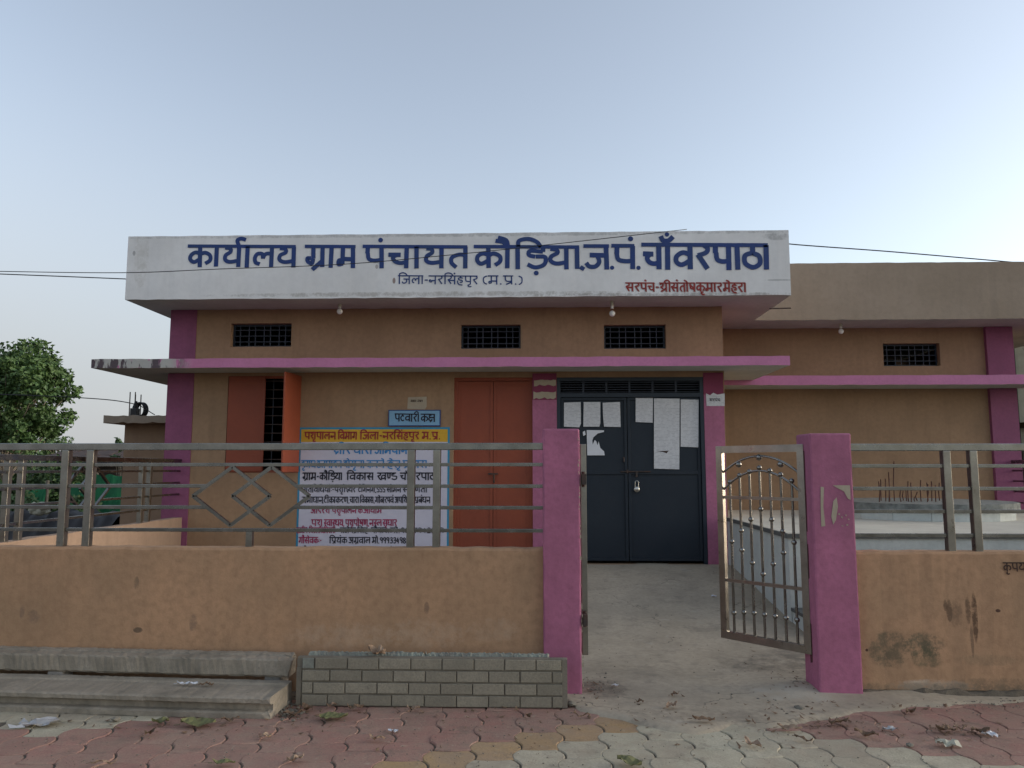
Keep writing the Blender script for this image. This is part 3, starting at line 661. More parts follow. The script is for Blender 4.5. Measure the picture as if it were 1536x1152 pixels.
# navy steel double door
x0, x1, z0, z1 = ND
nf = MB(); ft = .045
nf.box(x0, x0 + ft, YW - .01, YW + .07, z0, z1); nf.box(x1 - ft, x1, YW - .01, YW + .07, z0, z1); nf.box(x0 + ft, x1 - ft, YW - .01, YW + .07, z1 - ft, z1)
zt = Z_(940, 592, YW); nf.box(x0 + ft, x1 - ft, YW - .01, YW + .07, zt - .03, zt + .02)
nfo = nf.build('door_frame', M['navy_frame'], office)
for i in range(5):
    z = zt + .02 + (z1 - ft - zt - .02) * (i + .5) / 5; b = MB(); b.box(x0 + ft, x1 - ft, YW + .01, YW + .02, z - .004, z + .004); b.build('transom_bar', M['iron_blue'], nfo)
for i in range(5):
    x = x0 + ft + (x1 - x0 - 2 * ft) * (i + 1) / 6; b = MB(); b.box(x - .012, x + .012, YW + .022, YW + .032, zt + .02, z1 - ft); b.build('transom_bar', M['iron_blue'], nfo)
xm = X_(942, 700, YW); zmid = Z_(940, 708, YW)
for a, b_, nm in ((x0 + ft + .004, xm - .004, 'l'), (xm + .004, x1 - ft - .004, 'r')):
    d = MB(); d.box(a, b_, YW + .032, YW + .05, z0 + .035, zt - .034)
    t_ = .035; zb_ = z0 + .035; zt_ = zt - .034
    for q in ((a, a + t_, zb_, zt_), (b_ - t_, b_, zb_, zt_), (a + t_, b_ - t_, zb_, zb_ + t_), (a + t_, b_ - t_, zt_ - t_, zt_), (a + t_, b_ - t_, zmid - .03, zmid + .02)): d.box(q[0], q[1], YW + .014, YW + .0315, q[2], q[3], b=.003)
    leaf = d.build('door_leaf', M['navy'], office)
    if nm == 'r':
        q = MB(); q.tube([(X_(931, 708, YW), YW, zmid + .005), (X_(976, 708, YW), YW, zmid + .005)], .008); q.box(X_(941, 708, YW) - .01, X_(941, 708, YW) + .01, YW - .008, YW + .013, zmid - .01, zmid + .03)
        q.box(X_(955, 708, YW) - .012, X_(955, 708, YW) + .012, YW - .006, YW + .013, zmid - .06, zmid - .002)
        q.tube([(X_(936, 693, YW), YW, Z_(936, 693, YW)), (X_(936, 693, YW), YW + .02, Z_(936, 686, YW))], .01)
        q.build('bolt', M['iron'], leaf)
q = MB(); lx = X_(955, 730, YW); lz = Z_(955, 734, YW)
q.ball((lx, YW - .014, lz), .038, 0, 1, 1, 14)
for v in range(len(q.v)): a = q.v[v]; q.v[v] = (a[0], YW - .014 + (a[1] - YW + .014) * .38, a[2])
q.tube([(lx - .02, YW - .014, lz + .02)] + [(lx - .02 * math.cos(t * math.pi / 8), YW - .014, lz + .085 + .02 * math.sin(t * math.pi / 8)) for t in range(9)] + [(lx + .02, YW - .014, lz + .02)], .0055)
q.box(lx - .004, lx + .004, YW - .031, YW - .027, lz - .018, lz - .002, 1)
tag(q.build('padlock', [M['brass'], M['iron']]), 'steel padlock hanging from the bolt of the navy door', 'padlock')
# bulbs under the eaves
def bulb(px, pyt, pyb, Y, zs_, label):
    x = X_(px, pyt, Y); t = thing('light_bulb', label, 'bulb', (x, Y, zs_), group='bulbs under the eaves')
    s_ = (zs_ - Z_(px, pyb, Y)); r = .037
    a = MB(); a.tube([(0, 0, 0), (0, 0, -s_ * .25)], r * .55, 10); a.build('lamp_holder', M['sack'], t)
    a = MB(); a.tube([(0, 0, -s_ * .2), (0, 0, -s_ * .4)], [r * .45, r * .55], 12); a.ball((0, 0, -s_ * .66), r, n=14); a.build('bulb_glass', M['bulb'], t)
bulb(510, 452, 473, 9.3, fzb, 'small white bulb under the eave near the leftmost ventilator')
bulb(918, 452, 480, 9.25, fzb, 'white bulb under the eave above the navy door side')
# ---------- sign lettering painted on the fascia
lettering([('k aa y R aa l y', 281, 442), ('gr aa m', 457, 532), ('p am c aa y t', 544, 700), ('k au i dd y aa', 711, 868)], (369.5, 370.5), (400, 403.5), YFc, .205, M['blue_text'], 'painted_lettering', office, hw=.78)
lettering([("'", 869, 873), ('j', 876, 913), ('.', 911, 921), ('p am', 918, 951), ('.', 952, 960), ('c aa cb v r p aa tth aa', 963, 1152)], (369.5, 366.5), (403.5, 405), YFc, .205, M['blue_text'], 'painted_lettering', office, hw=.78)
lettering([('i j l aa - n r i s am h p u r', 597, 716), ('( m . pr . )', 724, 782)], (414, 414), (426, 427), YFc, .15, M['blue_text'], 'painted_lettering', office, hw=.9)
RT_ = [('s r p am c - shr ii', 938, 1005), ('s am t o ss', 1006, 1042), ('k u m aa r', 1044, 1082), ('m e h r aa', 1084, 1118)]
lettering(RT_, (424.5, 424.5), (437, 438), YFc, .17, M['shadow_text'], 'lettering_outline', office, out=.001, shift=(.008, -.006))
lettering(RT_, (424.5, 424.5), (437, 438), YFc, .17, M['red_text'], 'painted_lettering', office, out=.0045)

# ================================================================== RIGHT WING
YR = 11.2; YRF = 10.55
wing = thing('office_wing', 'recessed plain tan wing on the right with pink ledge and purple end pillar', 'building')
WXR = X_(1524, 640, YR); rzs = Z_(1300, 493, YR)
V4 = hole(1325, 1410, 515, 549, YR)
g = MB(); holed_wall(g, XR + .002, WXR, -.05, rzs + .02, YR, [V4], .16)
g.add([(WXR, YR, -.05), (WXR, 15, -.05), (WXR, 15, rzs), (WXR, YR, rzs)], [(0, 1, 2, 3)])
g.build('wall', M['plaster'], wing)
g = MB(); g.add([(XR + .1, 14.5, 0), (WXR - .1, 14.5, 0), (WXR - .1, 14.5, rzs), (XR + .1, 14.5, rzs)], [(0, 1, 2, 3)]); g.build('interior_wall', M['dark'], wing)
ventilator(V4, YR, wing)
slab_px('roof_slab', XR + .05, WXR + 1.3, YRF, 15, Z_(1350, 479, YRF), Z_(1330, 394, YRF), [M['tan_fascia'], M['soffit']], wing)
rp0 = X_(1478, 540, YR)
pl = MB(); lz0 = Z_(1300, 577, 10.62); lz1 = Z_(1300, 563, 10.62)
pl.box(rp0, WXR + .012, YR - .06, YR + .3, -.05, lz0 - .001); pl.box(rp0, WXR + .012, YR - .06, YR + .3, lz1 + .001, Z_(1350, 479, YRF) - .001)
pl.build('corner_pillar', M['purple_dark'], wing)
slab_px('sunshade_ledge', XR + .006, WXR + .5, 10.62, YR - .002, lz0, lz1, [M['pink'], M['soffit']], wing, seg=40)
bulb(1261, 487, 503, 10.85, Z_(1350, 479, YRF), 'white bulb hanging under the eave of the recessed right wing')
ir = MB(); p = at(1158, 459, 8.9); ir.tube([(p.x, 9.0, p.z - .01), (p.x + .25, 9.0, p.z - .005)], .008, 6); ir.build('iron_rod', M['iron'], office)

# ================================================================== notices on the wall and doors
nb = thing('painted_wall_notice', 'large white notice with yellow heading band painted between window and brown door', 'notice')
bx0, bx1 = X_(447, 720, YW), X_(674, 720, YW); bz1 = Z_(560, 641, YW); bz0 = Z_(560, 846, YW)
bw = .025
mb((bx0, bx1, YW - .003, YW, bz0, bz1)).build('border', M['banner_blue'], nb)
yz = Z_(560, 663, YW)
mb((bx0 + bw, bx1 - bw, YW - .006, YW - .0031, bz0 + bw, yz)).build('white_panel', M['banner_white'], nb)
mb((bx0 + bw, bx1 - bw, YW - .006, YW - .0031, yz + .0005, bz1 - bw)).build('heading_band', M['banner_yellow'], nb)
def bl(words, ph, pb, m, wt=.17): lettering(words, (ph, ph), (pb, pb), YW, wt, M[m], 'lettering', nb, out=.009, hw=.95)
bl([('p sh u p aa l n', 457, 503), ('i v bh aa g', 507, 535), ('i j l aa - n r i s am h p u r', 540, 628), ('m . pr .', 633, 660)], 648.5, 659, 'red_text', .19)
bl([('ksh ii r', 501, 525), ('dh aa r aa', 531, 557), ('a i bh y aa n', 562, 610)], 668, 681, 'ltblue_text')
bl([('da u g dh', 452, 473), ('u_ t p aa da n', 475, 512), ('da o g u n aa', 515, 546), ('k r n e', 550, 576), ('h e t u', 581, 600), ('pr y aa s', 604, 640)], 691, 702, 'ltblue_text', .16)
bl([('gr aa m - k au i dd y aa', 454, 513), ('i v k aa s', 520, 560), ('kh N d', 566, 594), ('c aa cb v r p aa tth aa', 600, 656)], 709.5, 720, 'black_text', .19)
bl([('g t i v i dh y aa am : - p sh u', 455, 514), ('ii i_ y r _ tt ai i g n g', 516, 562), (', Sx Sx Sx', 563, 577), ('s ii m n', 580, 601), ('s e', 604, 612), ('p uu R nn t aa', 615, 640)], 729.5, 738.5, 'black_text', .16)
bl([('s m aa dh aa n', 453, 484), (', tt ii k aa k r nn', 484, 522), (', c aa r aa', 523, 538), ('i v k aa s', 540, 560), (', g o b r', 561, 580), ('e_ v am', 581, 590), ('a p i sh ss tt', 592, 620), ('pr b am dh n', 622, 645)], 745.5, 754.5, 'black_text', .16)
bl([('a aa da r sh', 466, 494), ('p sh u p aa l n', 498, 534), ('k e', 537, 543), ('a aa y aa m', 545, 572)], 761, 770, 'magenta_text', .17)
bl([('p sh u', 467, 483), ('S v aa S th y ,', 486, 516), ('p sh u p o ss nn ,', 518, 553), ('n S l', 554, 572), ('s u dh aa r', 574, 595)], 779.5, 789, 'magenta_text', .17)
bl([('gr aa m ii nn _ i v k aa s', 445, 480), ('a i dh k aa r ii : -', 482, 506)], 791.5, 799.5, 'magenta_text', .16)
bl([('r aa j e n da ra', 510, 534), ('i s h am _ p au v aa r', 536, 580), ('. m o . 9 8 3 7 9 4 2 8 3 9', 582, 665)], 791.5, 799.5, 'black_text', .16)
bl([('g au s e v k : -', 448, 482)], 806, 815, 'magenta_text', .18)
bl([('i pr y am k', 494, 520), ('a gr v aa l', 523, 555), ('m o . 9 9 9 3 3 4 9 8 2', 558, 613)], 806, 815, 'black_text', .17)
bl([('g au s e v k', 450, 484), ('s u r e sh', 494, 520), ('k u m aa r _ p tt e l', 524, 575), ('m o .', 580, 592)], 822, 831, 'black_text', .17)
# name plate and paper above it
np_ = thing('door_name_plate', 'small light blue name plate with dark border above the painted notice', 'sign')
a = MB(); nx0, nx1, nz0, nz1 = X_(583, 627, YW), X_(661, 627, YW), Z_(620, 639.5, YW), Z_(620, 615, YW)
a.box(nx0, nx1, YW - .022, YW, nz0, nz1); a.build('border', M['blue_text'], np_)
mb((nx0 + .012, nx1 - .012, YW - .025, YW - .0221, nz0 + .012, nz1 - .012)).build('plate', M['sign_blue'], np_)
lettering([('p tt v aa r ii', 592, 628), ('k ksh', 631, 652)], (621, 621.5), (632, 633), YW - .025, .17, M['black_text'], 'lettering', np_, out=.002, hw=.9)
def paper(pts, Y, label, m='paper', name='paper_sheet', grp='papers pasted on the building', th=.0015):
    return tag(flat_poly(px_poly(pts[::-1], Y), Y, name, M[m], None, th), label, 'paper', grp)
paper([(612, 596), (640, 595), (640, 610), (637, 614), (611, 613)], YW - .003, 'small faded paper with torn lower edge above the light blue name plate', 'beige_paper2' if 'beige_paper2' in M else 'beige_paper')
lettering([('m k aa n', 616, 624), ('n am b r', 626, 634)], (600, 600), (603, 603), YW - .003, .2, M['dark_text'], 'lettering', bpy.data.objects['paper_sheet'], out=.002)
YD = YW + .012
paper([(846, 604), (871, 603), (871.5, 635), (869, 641), (846, 640)], YD, 'leftmost printed sheet of the row of three on the navy door')
paper([(875.5, 603), (900.5, 603), (900.5, 635), (899, 640), (875, 640)], YD, 'middle printed sheet of the row of three on the navy door')
paper([(904, 604), (930, 603), (931, 640.5), (906, 640), (904.5, 622)], YD, 'right printed sheet of the row of three on the navy door')
paper([(880, 645), (906, 645.5), (906, 648), (897, 650), (890, 656), (888.5, 661), (889, 667), (892, 660), (894.5, 662), (896, 668), (898, 662), (900.5, 672), (906, 677), (907, 683), (881, 683)], YD, 'torn white sheet under the row of three on the navy door', 'paper_white')
paper([(874, 648), (877.5, 646), (878.5, 652), (875, 654)], YD, 'tiny torn scrap left of the torn white sheet', 'paper_white', 'paper_scrap')
paper([(953.5, 597), (979.5, 597), (979, 634), (953.5, 633)], YD, 'short printed sheet at the top left of the right navy leaf')
paper([(981, 597.5), (1019.5, 598), (1019, 704), (981, 703)], YD, 'longest printed sheet hanging on the right leaf of the navy door')
paper([(1021, 599), (1048, 599.5), (1047.5, 671), (1021, 670)], YD, 'medium long printed sheet at the right edge of the navy door')
paper([(984, 676.5), (996, 676.3), (1003, 676), (1000, 680), (995, 678)], YD - .002, 'small dark tear across the longest printed sheet', 'dark_text', 'paper_tear')
p_ = paper([(1059, 590), (1065, 593), (1070, 589), (1076, 592), (1087, 590), (1087, 609), (1060, 609)], YW - .0145, 'small torn notice on the purple pillar right of the navy door')
lettering([('s r p am c', 1064, 1080)], (598, 598), (602, 602), YW - .0145, .2, M['black_text'], 'lettering', p_, out=.001)

# ================================================================== LEFT OUTBUILDING AND BACKGROUND
hut = thing('flat_roofed_outbuilding', 'low tan outbuilding with flat slab roof behind the left side railing', 'building')
YH = 12.2; hx0 = X_(184, 700, YH)
a = MB(); a.box(hx0, XL - .02, YH, 15.8, -.05, Z_(200, 633, YH)); a.build('wall', M['hutwall'], hut)
slab_px('roof', X_(155, 628, 11.8), XL - .03, 11.8, 16.2, Z_(200, 634, 11.8), Z_(200, 623, 11.8), [M['tan_fascia'], M['hutwall']], hut, seg=26, wob=.02)
hzt = Z_(200, 623, 11.8)
for i, (px, pt) in enumerate(((195, 588), (199, 591), (203, 588), (207, 591))):
    a = MB(); x = X_(px, 600, 12.5); a.tube([(x, 12.5 + i % 2 * .1, hzt - .03), (x + random.uniform(-.01, .01), 12.5 + i % 2 * .1, Z_(px, pt, 12.5))], .009, 6); a.build('rebar', M['iron'], hut)
co = MB(); cx = X_(209, 605, 12.4); R_ = .115
for k in range(3): co.tube([(cx + R_ * .75 * math.cos(t * math.pi / 12) + k * .015, 12.4 + k * .03, hzt + R_ + .02 + R_ * math.sin(t * math.pi / 12)) for t in range(25)], .014, 8, cap=False)
tag(co.build('pipe_coil', M['wire']), 'black coil of pipe standing on the outbuilding roof', 'pipe')
bxx = X_(200, 610, 12.35)
a = MB(); a.box(bxx, bxx + .11, 12.25, 12.36, hzt, hzt + .15, b=.01); a.tube([(bxx + .05, 12.3, hzt + .15), (bxx + .07, 12.3, hzt + .27)], [.04, .02], 8)
tag(a.build('black_container', M['wire']), 'small black container beside the pipe coil on the outbuilding roof', 'container')

# low tiled house beyond the yard
hs_ = thing('tiled_house', 'dark low village house with tiled roof seen through the left railing', 'house')
Yh = 24; a0 = X_(62, 690, Yh); a1 = X_(200, 690, Yh)
a = MB(); a.box(a0, a1, Yh, Yh + 4, -.1, Z_(100, 694, Yh)); a.build('wall', M['mudwall'], hs_)
zr0 = Z_(100, 694, Yh) - .02; zr1 = Z_(150, 676, Yh + 2)
a = MB(); a.add([(a0 - .3, Yh - .4, zr0), (a1 + .3, Yh - .4, zr0), (a1 + .3, Yh + 2, zr1), (a0 - .3, Yh + 2, zr1), (a1 + .3, Yh + 4.4, zr0), (a0 - .3, Yh + 4.4, zr0)], [(0, 1, 2, 3), (3, 2, 4, 5), (0, 3, 5), (1, 4, 2)])
roof = a.build('roof', M['tile'], hs_)
tl = MB(); tl.box(0, .28, 0, .62, 0, .03, b=0); tme = None
sl_ = math.atan2(zr1 - zr0, 2.4)
first = tl.build('roof_tile', M['tile'], roof, (a0 - .3, Yh - .42, zr0 + .01)); first.rotation_euler.x = sl_
for r_ in range(4):
    for c_ in range(int((a1 - a0 + .5) / .30)):
        if r_ == 0 and c_ == 0: continue
        o = link('roof_tile', first.data, roof, (a0 - .3 + c_ * .30, Yh - .42 + r_ * .59, zr0 + .012 + r_ * .59 * math.tan(sl_) + random.uniform(0, .02)), (sl_ + .02, random.uniform(-.03, .03), random.uniform(-.02, .02)))
# pale wall glimpsed farther off
fh = thing('distant_white_house', 'tiny white house glimpsed between the trees beyond the railing', 'house')
Yf = 46; a = MB(); a.box(X_(110, 690, Yf), X_(124, 690, Yf), Yf, Yf + 3, -.1, Z_(115, 677, Yf)); a.build('wall', M['paper_white'], fh)
a = MB(); a.box(X_(109, 690, Yf), X_(125, 690, Yf), Yf - .3, Yf + 3.3, Z_(115, 677, Yf), Z_(115, 675.5, Yf)); a.build('roof', M['mudwall'], fh)
# green shade net fence panels
def netpanel(p0, p1, pt, pb, Y, label, nm='shade_net'):
    rg = random.Random(int(p0)); t = thing(nm, label, 'net', group='green shade nets beyond the side wall')
    g = MB(); nx = 26; nz = 8; x0, x1 = X_(p0, 740, Y), X_(p1, 740, Y); z0, z1 = Z_(p0, pb, Y), Z_(p0, pt, Y); vs = []
    for i in range(nx + 1):
        for j in range(nz + 1):
            x = x0 + (x1 - x0) * i / nx; z = z0 + (z1 - z0) * j / nz - (.05 * math.sin(math.pi * i / nx * 2) ** 2 if j == nz else 0)
            vs.append((x + rg.uniform(-.01, .01), Y + .05 * math.sin(x * 9 + z * 3) + rg.uniform(-.02, .02), z))
    g.add(vs, [(i * (nz + 1) + j, (i + 1) * (nz + 1) + j, (i + 1) * (nz + 1) + j + 1, i * (nz + 1) + j + 1) for i in range(nx) for j in range(nz)], 0, True)
    g.build('net', M['net'], t)
    for x in (x0, x1): a = MB(); a.tube([(x, Y + .09, -.09), (x, Y + .09, z1 + .1)], .035, 7); a.build('stake', M['bark'], t)
netpanel(140, 190, 711, 775, 16, 'bright green shade net hung beside the outbuilding')
netpanel(96, 136, 724, 772, 17.5, 'middle green shade net seen between the paired railing posts')
netpanel(30, 66, 728, 778, 15.4, 'leftmost green shade net behind the weeds')
# dark earth-and-plastic bank along the plot
a = MB(); rg = random.Random(9); nX = 50; vs = []; X0, X1 = X_(-150, 770, 13.8), X_(183, 770, 13.8)
for i in range(nX + 1):
    x = X0 + (X1 - X0) * i / nX; h = Z_(90, 768, 13.8) + rg.uniform(-.04, .05)
    for (dy, zz_) in ((-.7, -.1), (-.45, h * .5), (-.15, h * .9), (.1, h), (.5, h * .6), (.9, -.1)): vs.append((x, 13.8 + dy + rg.uniform(-.04, .04), zz_ + rg.uniform(-.03, .03)))
a.add(vs, [(i * 6 + j, (i + 1) * 6 + j, (i + 1) * 6 + j + 1, i * 6 + j + 1) for i in range(nX) for j in range(5)], 0, True)
tag(a.build('plastic_covered_bank', M['tarp']), 'long low bank covered in black plastic behind the left side wall', 'bank')
sk = MB()
for k, (px, py, r) in enumerate(((69, 760, .11), (78, 759, .10), (74, 764, .12), (64, 765, .08), (82, 766, .06))):
    p = at(px, py, 13.6); sk.ball((p.x, 13.3 + k * .02, p.z), r, sx=1, sz=.8, n=12)
for i in range(len(sk.v)): v = sk.v[i]; sk.v[i] = (v[0] + random.uniform(-.015, .015), v[1] + random.uniform(-.015, .015), v[2] + random.uniform(-.015, .015))
tag(sk.build('white_sack', M['sack']), 'rumpled whitish sack lying on the black plastic bank', 'sack')

def leafcloud(g, n, c, r, ls, rng, clumps=None, flat=1.0):
    cl = clumps or []
    for i in range(n):
        if cl: cc, cr = rng.choice(cl)
        else: cc, cr = c, r
        while True:
            p = Vector((rng.uniform(-1, 1), rng.uniform(-1, 1), rng.uniform(-1, 1)))
            if .25 < p.length < 1: break
        p = Vector((p.x * cr, p.y * cr, p.z * cr * flat)) + cc
        d = Vector((rng.uniform(-1, 1), rng.uniform(-1, 1), rng.uniform(-1.3, .4))).normalized()
        s_ = d.orthogonal().normalized(); s_ = Matrix.Rotation(rng.uniform(0, 6.28), 3, d) @ s_
        L = ls * rng.uniform(.7, 1.3); W_ = L * .32; nrm = d.cross(s_) * W_ * .25
        g.add([p, p + d * L * .4 + s_ * W_ + nrm, p + d * L, p + d * L * .4 - s_ * W_ + nrm], [(0, 1, 2), (0, 2, 3)])
def tree(label, base, h, cw, nclump, nleaf, ls, seed, mleaf, name='tree', grp='trees beyond the left railing', trunk_r=.07, low=.35):
    rng = random.Random(seed); t = thing(name, label, 'tree', base, group=grp)
    cz = h * (low + 1) / 2; rz = h * (1 - low) / 2
    tk = MB(); top = Vector((rng.uniform(-.1, .1), 0, h * .7))
    tk.tube([(0, 0, -.1), (.03, .02, h * .2), (-.03, .01, h * .45), top], [trunk_r, trunk_r * .85, trunk_r * .6, trunk_r * .25], 8)
    cls = []
    for k in range(nclump):
        a_ = rng.uniform(0, 6.28); e = rng.uniform(-1, 1); q = math.sqrt(1 - e * e); rad = rng.uniform(.40, .98) * (1 + .16 * math.sin(a_ * 3 + seed) * math.cos(e * 5 + seed))
        c = Vector((math.cos(a_) * q * cw * rad, math.sin(a_) * q * cw * rad, cz + e * rz * rad)); cls.append((c, cw * rng.uniform(.10, .30)))
        st = Vector((0, 0, rng.uniform(h * .25, h * .6)))
        tk.tube([st, (st + c) / 2 + Vector((0, 0, -.08)), c], [trunk_r * .35, trunk_r * .2, trunk_r * .08], 5, cap=False)
    tk.build('trunk', M['bark'], t)
    g = MB(); leafcloud(g, nleaf, None, 0, ls, rng, cls, .8); g.build('crown', mleaf, t)
    return t
b = at(6, 720, 19)
tree('large leafy green tree at the left edge beyond the railing', (b.x, 19, -.09), Z_(20, 520, 19) + .1, 1.52, 105, 21000, .115, 4, M['leaf'], trunk_r=.07, low=.40)
b = at(86, 700, 42); tree('small pale green tree far behind the large tree', (b.x, 42, -.09), Z_(90, 650, 42) + .1, 1.5, 26, 3500, .16, 5, M['leaf3'], low=.3)
b = at(40, 700, 46); tree('faint round tree far off behind the large tree trunk', (b.x, 46, -.09), Z_(90, 662, 46) + .1, 2.4, 26, 3500, .2, 15, M['leaf2'], low=.1)
b = at(186, 655, 17); tree('thin sprig of a tree peeping out at the outbuilding corner', (b.x, 17, -.09), Z_(183, 652, 17) + .1, .26, 9, 220, .12, 8, M['leaf2'], trunk_r=.025, low=.7)
for i, (px, py, wd, Y, lb) in enumerate(((4, 682, 1.2, 22, 'dark bush at the far left under the large tree'), (58, 684, 1.3, 23, 'dark bush right of the large tree trunk'), (100, 688, .8, 22, 'low dark bush in front of the tiled house'), (-60, 680, 1.6, 21, 'bushy shrub cut off by the left edge of the view'))):
    b = at(px, 700, Y); t = thing('bush', lb, 'bush', (b.x, Y, -.09), group='bushes beyond the left railing')
    rng = random.Random(i + 30); h = Z_(px, py, Y) + .09; cls = [(Vector((rng.uniform(-wd, wd) * .8, rng.uniform(-.5, .5), rng.uniform(.2, h * .85))), rng.uniform(.25, .42)) for _ in range(22)]
    g = MB(); leafcloud(g, 3200, None, 0, .13, rng, cls); g.build('foliage', M['leaf2'], t)
    a = MB()
    for c, r in cls[::2]: a.tube([(0, 0, 0), tuple(c)], [.025, .01], 5, cap=False)
    a.build('stem', M['bark'], t)
for i, (px, py, wd, Y, lb) in enumerate(((42, 728, .28, 14.8, 'weedy shrub with pale flower heads before the leftmost green net'), (118, 738, .30, 15.4, 'green weed clump beside the middle shade net'), (8, 745, .3, 14.4, 'weed clump at the left edge behind the side wall'))):
    b = at(px, 760, Y); t = thing('weed_shrub', lb, 'plant', (b.x, Y, -.05), group='weeds by the shade nets')
    rng = random.Random(i + 60); h = Z_(px, py, Y) + .05; cls = [(Vector((rng.uniform(-wd, wd), rng.uniform(-.2, .2), rng.uniform(.3, h))), rng.uniform(.1, .2)) for _ in range(12)]
    g = MB(); leafcloud(g, 600, None, 0, .09, rng, cls); g.build('foliage', M['leaf3'], t)

# neighbour on the right
nbh = thing('mottled_neighbour_house', 'weathered pale mottled house corner at the right edge of the view', 'house')
YN = 13.4; a = MB(); nx_ = X_(1522, 560, YN)
a.box(nx_, nx_ + 5, YN, YN + 5, -.1, Z_(1530, 496, YN)); a.build('wall', M['neigh'], nbh)
a = MB(); a.box(nx_ - .14, nx_ - .003, YN - .05, YN + 5, -.1, Z_(1530, 488, YN)); a.build('drain_wall', M['neigh_dark'], nbh)
a = MB(); a.box(nx_, nx_ + 5, YN - .25, YN - .003, Z_(1530, 642, YN), Z_(1530, 634, YN)); a.build('ledge', M['neigh_dark'], nbh)
a = MB(); a.box(nx_, nx_ + 5, YN - .35, YN + 5, Z_(1530, 496, YN) + .003, Z_(1530, 488, YN)); a.build('roof', M['neigh_dark'], nbh)
a = MB(); a.box(nx_, nx_ + 5, YN - .06, YN - .003, -.1, Z_(1530, 676, YN)); a.build('dark_plinth', M['neigh_dark'], nbh)

# ================================================================== RAISED PLATFORM
YP = 7.19; PXL = X_(1182, 850, YP); pzt = Z_(1182, 800, YP); pth = .045
plat = thing('raised_platform', 'raised pale blue platform with grey edge to the right of the yard path', 'platform')
def prism(g, pts, z0, z1, mi=0):
    n = len(pts); g.add([(x, y, z0) for x, y in pts] + [(x, y, z1) for x, y in pts], [tuple(range(n - 1, -1, -1)), tuple(range(n, 2 * n))] + [(i, (i + 1) % n, (i + 1) % n + n, i + n) for i in range(n)], mi)
XPE = WXR - .25
pxl2 = X_(1090, 800, 9.55)
P = [(PXL + .02, YP + .02), (XPE, YP + .02), (XPE, YR - .003), (pxl2 + .02, YR - .003), (pxl2 + .02, 9.62)]
g = MB(); prism(g, P, -.05, pzt - pth); g.build('platform_side', M['platform'], plat)
P2 = [(PXL, YP), (XPE, YP), (XPE, YR - .003), (pxl2, YR - .003), (pxl2, 9.62)]
g = MB(); prism(g, P2, pzt - pth + .0005, pzt - .006); g.build('coping_edge', M['coping'], plat)
P3 = [(PXL + .012, YP + .012), (XPE, YP + .012), (XPE, YR - .003), (pxl2 + .012, YR - .003), (pxl2 + .012, 9.62)]
g = MB(); prism(g, P3, pzt - .0055, pzt); g.build('platform_floor', M['platform_top'], plat)
g = MB(); sz = .20; g.box(PXL + .03, PXL + 1.2, 6.78, YP + .015, -.03, sz - .03, 0); g.build('step', M['platform'], plat)
g = MB(); g.box(PXL + .015, PXL + 1.2, 6.76, YP + .012, sz - .0295, sz, 0); g.build('step_tread', M['coping'], plat)
# round pedestal with rebar
ped = thing('round_pedestal', 'low round concrete pedestal with rusty rebar sprouting from it on the platform', 'pedestal')
pc = Vector((X_(1385, 770, 9.7), 9.75)); PR = 1.0
ptop = Z_(1370, 754, 9.2); def_n = 16
def ngon(r, off=.1): return [(pc.x + r * math.cos(2 * math.pi * (i + off) / def_n), pc.y + r * math.sin(2 * math.pi * (i + off) / def_n)) for i in range(def_n)]
for i in range(def_n):
    A, B = ngon(PR)[i], ngon(PR)[(i + 1) % def_n]; g = MB()
    d = Vector((B[0] - A[0], B[1] - A[1])); u = d.normalized() * .002; A2 = (A[0] + u.x, A[1] + u.y); B2 = (B[0] - u.x, B[1] - u.y)
    cc = Vector((pc.x, pc.y)); A3 = cc + (Vector(A2) - cc) * .9; B3 = cc + (Vector(B2) - cc) * .9
    prism(g, [A2, B2, tuple(B3), tuple(A3)], pzt, ptop - .09); g.build('tile_panel', M['platform'], ped)
g = MB(); rg = random.Random(1); P = ngon(PR + .02); Pn = []
for i in range(64):
    a_ = 2 * math.pi * i / 64; r = PR + .02 + rg.uniform(-.012, .018); Pn.append((pc.x + r * math.cos(a_), pc.y + r * math.sin(a_)))
prism(g, Pn, ptop - .0895, ptop); g.build('pedestal_rim', M['rough_rim'], ped)
rebar_px = [(1318, 722), (1321, 719), (1328, 718), (1333, 708), (1334, 718), (1341, 692), (1351, 735), (1355, 736), (1359, 736), (1362, 722), (1366, 724), (1376, 738), (1381, 720), (1390, 724), (1392, 726), (1397, 722), (1403, 728), (1409, 724), (1414, 722), (1372, 745), (1421, 730)]
for i, (px, py) in enumerate(rebar_px):
    Y = 9.35 + (i * 37 % 10) / 10 * .5; a = at(px + 1, 757, Y); b = at(px, py, Y); g = MB(); bend = random.uniform(-.025, .025)
    g.tube([(a.x, Y, ptop - .02), ((a.x + b.x) / 2 + bend, Y, (ptop + b.z) / 2), (b.x, Y, b.z)], .0065, 6); g.build('rebar', M['rust'], ped)

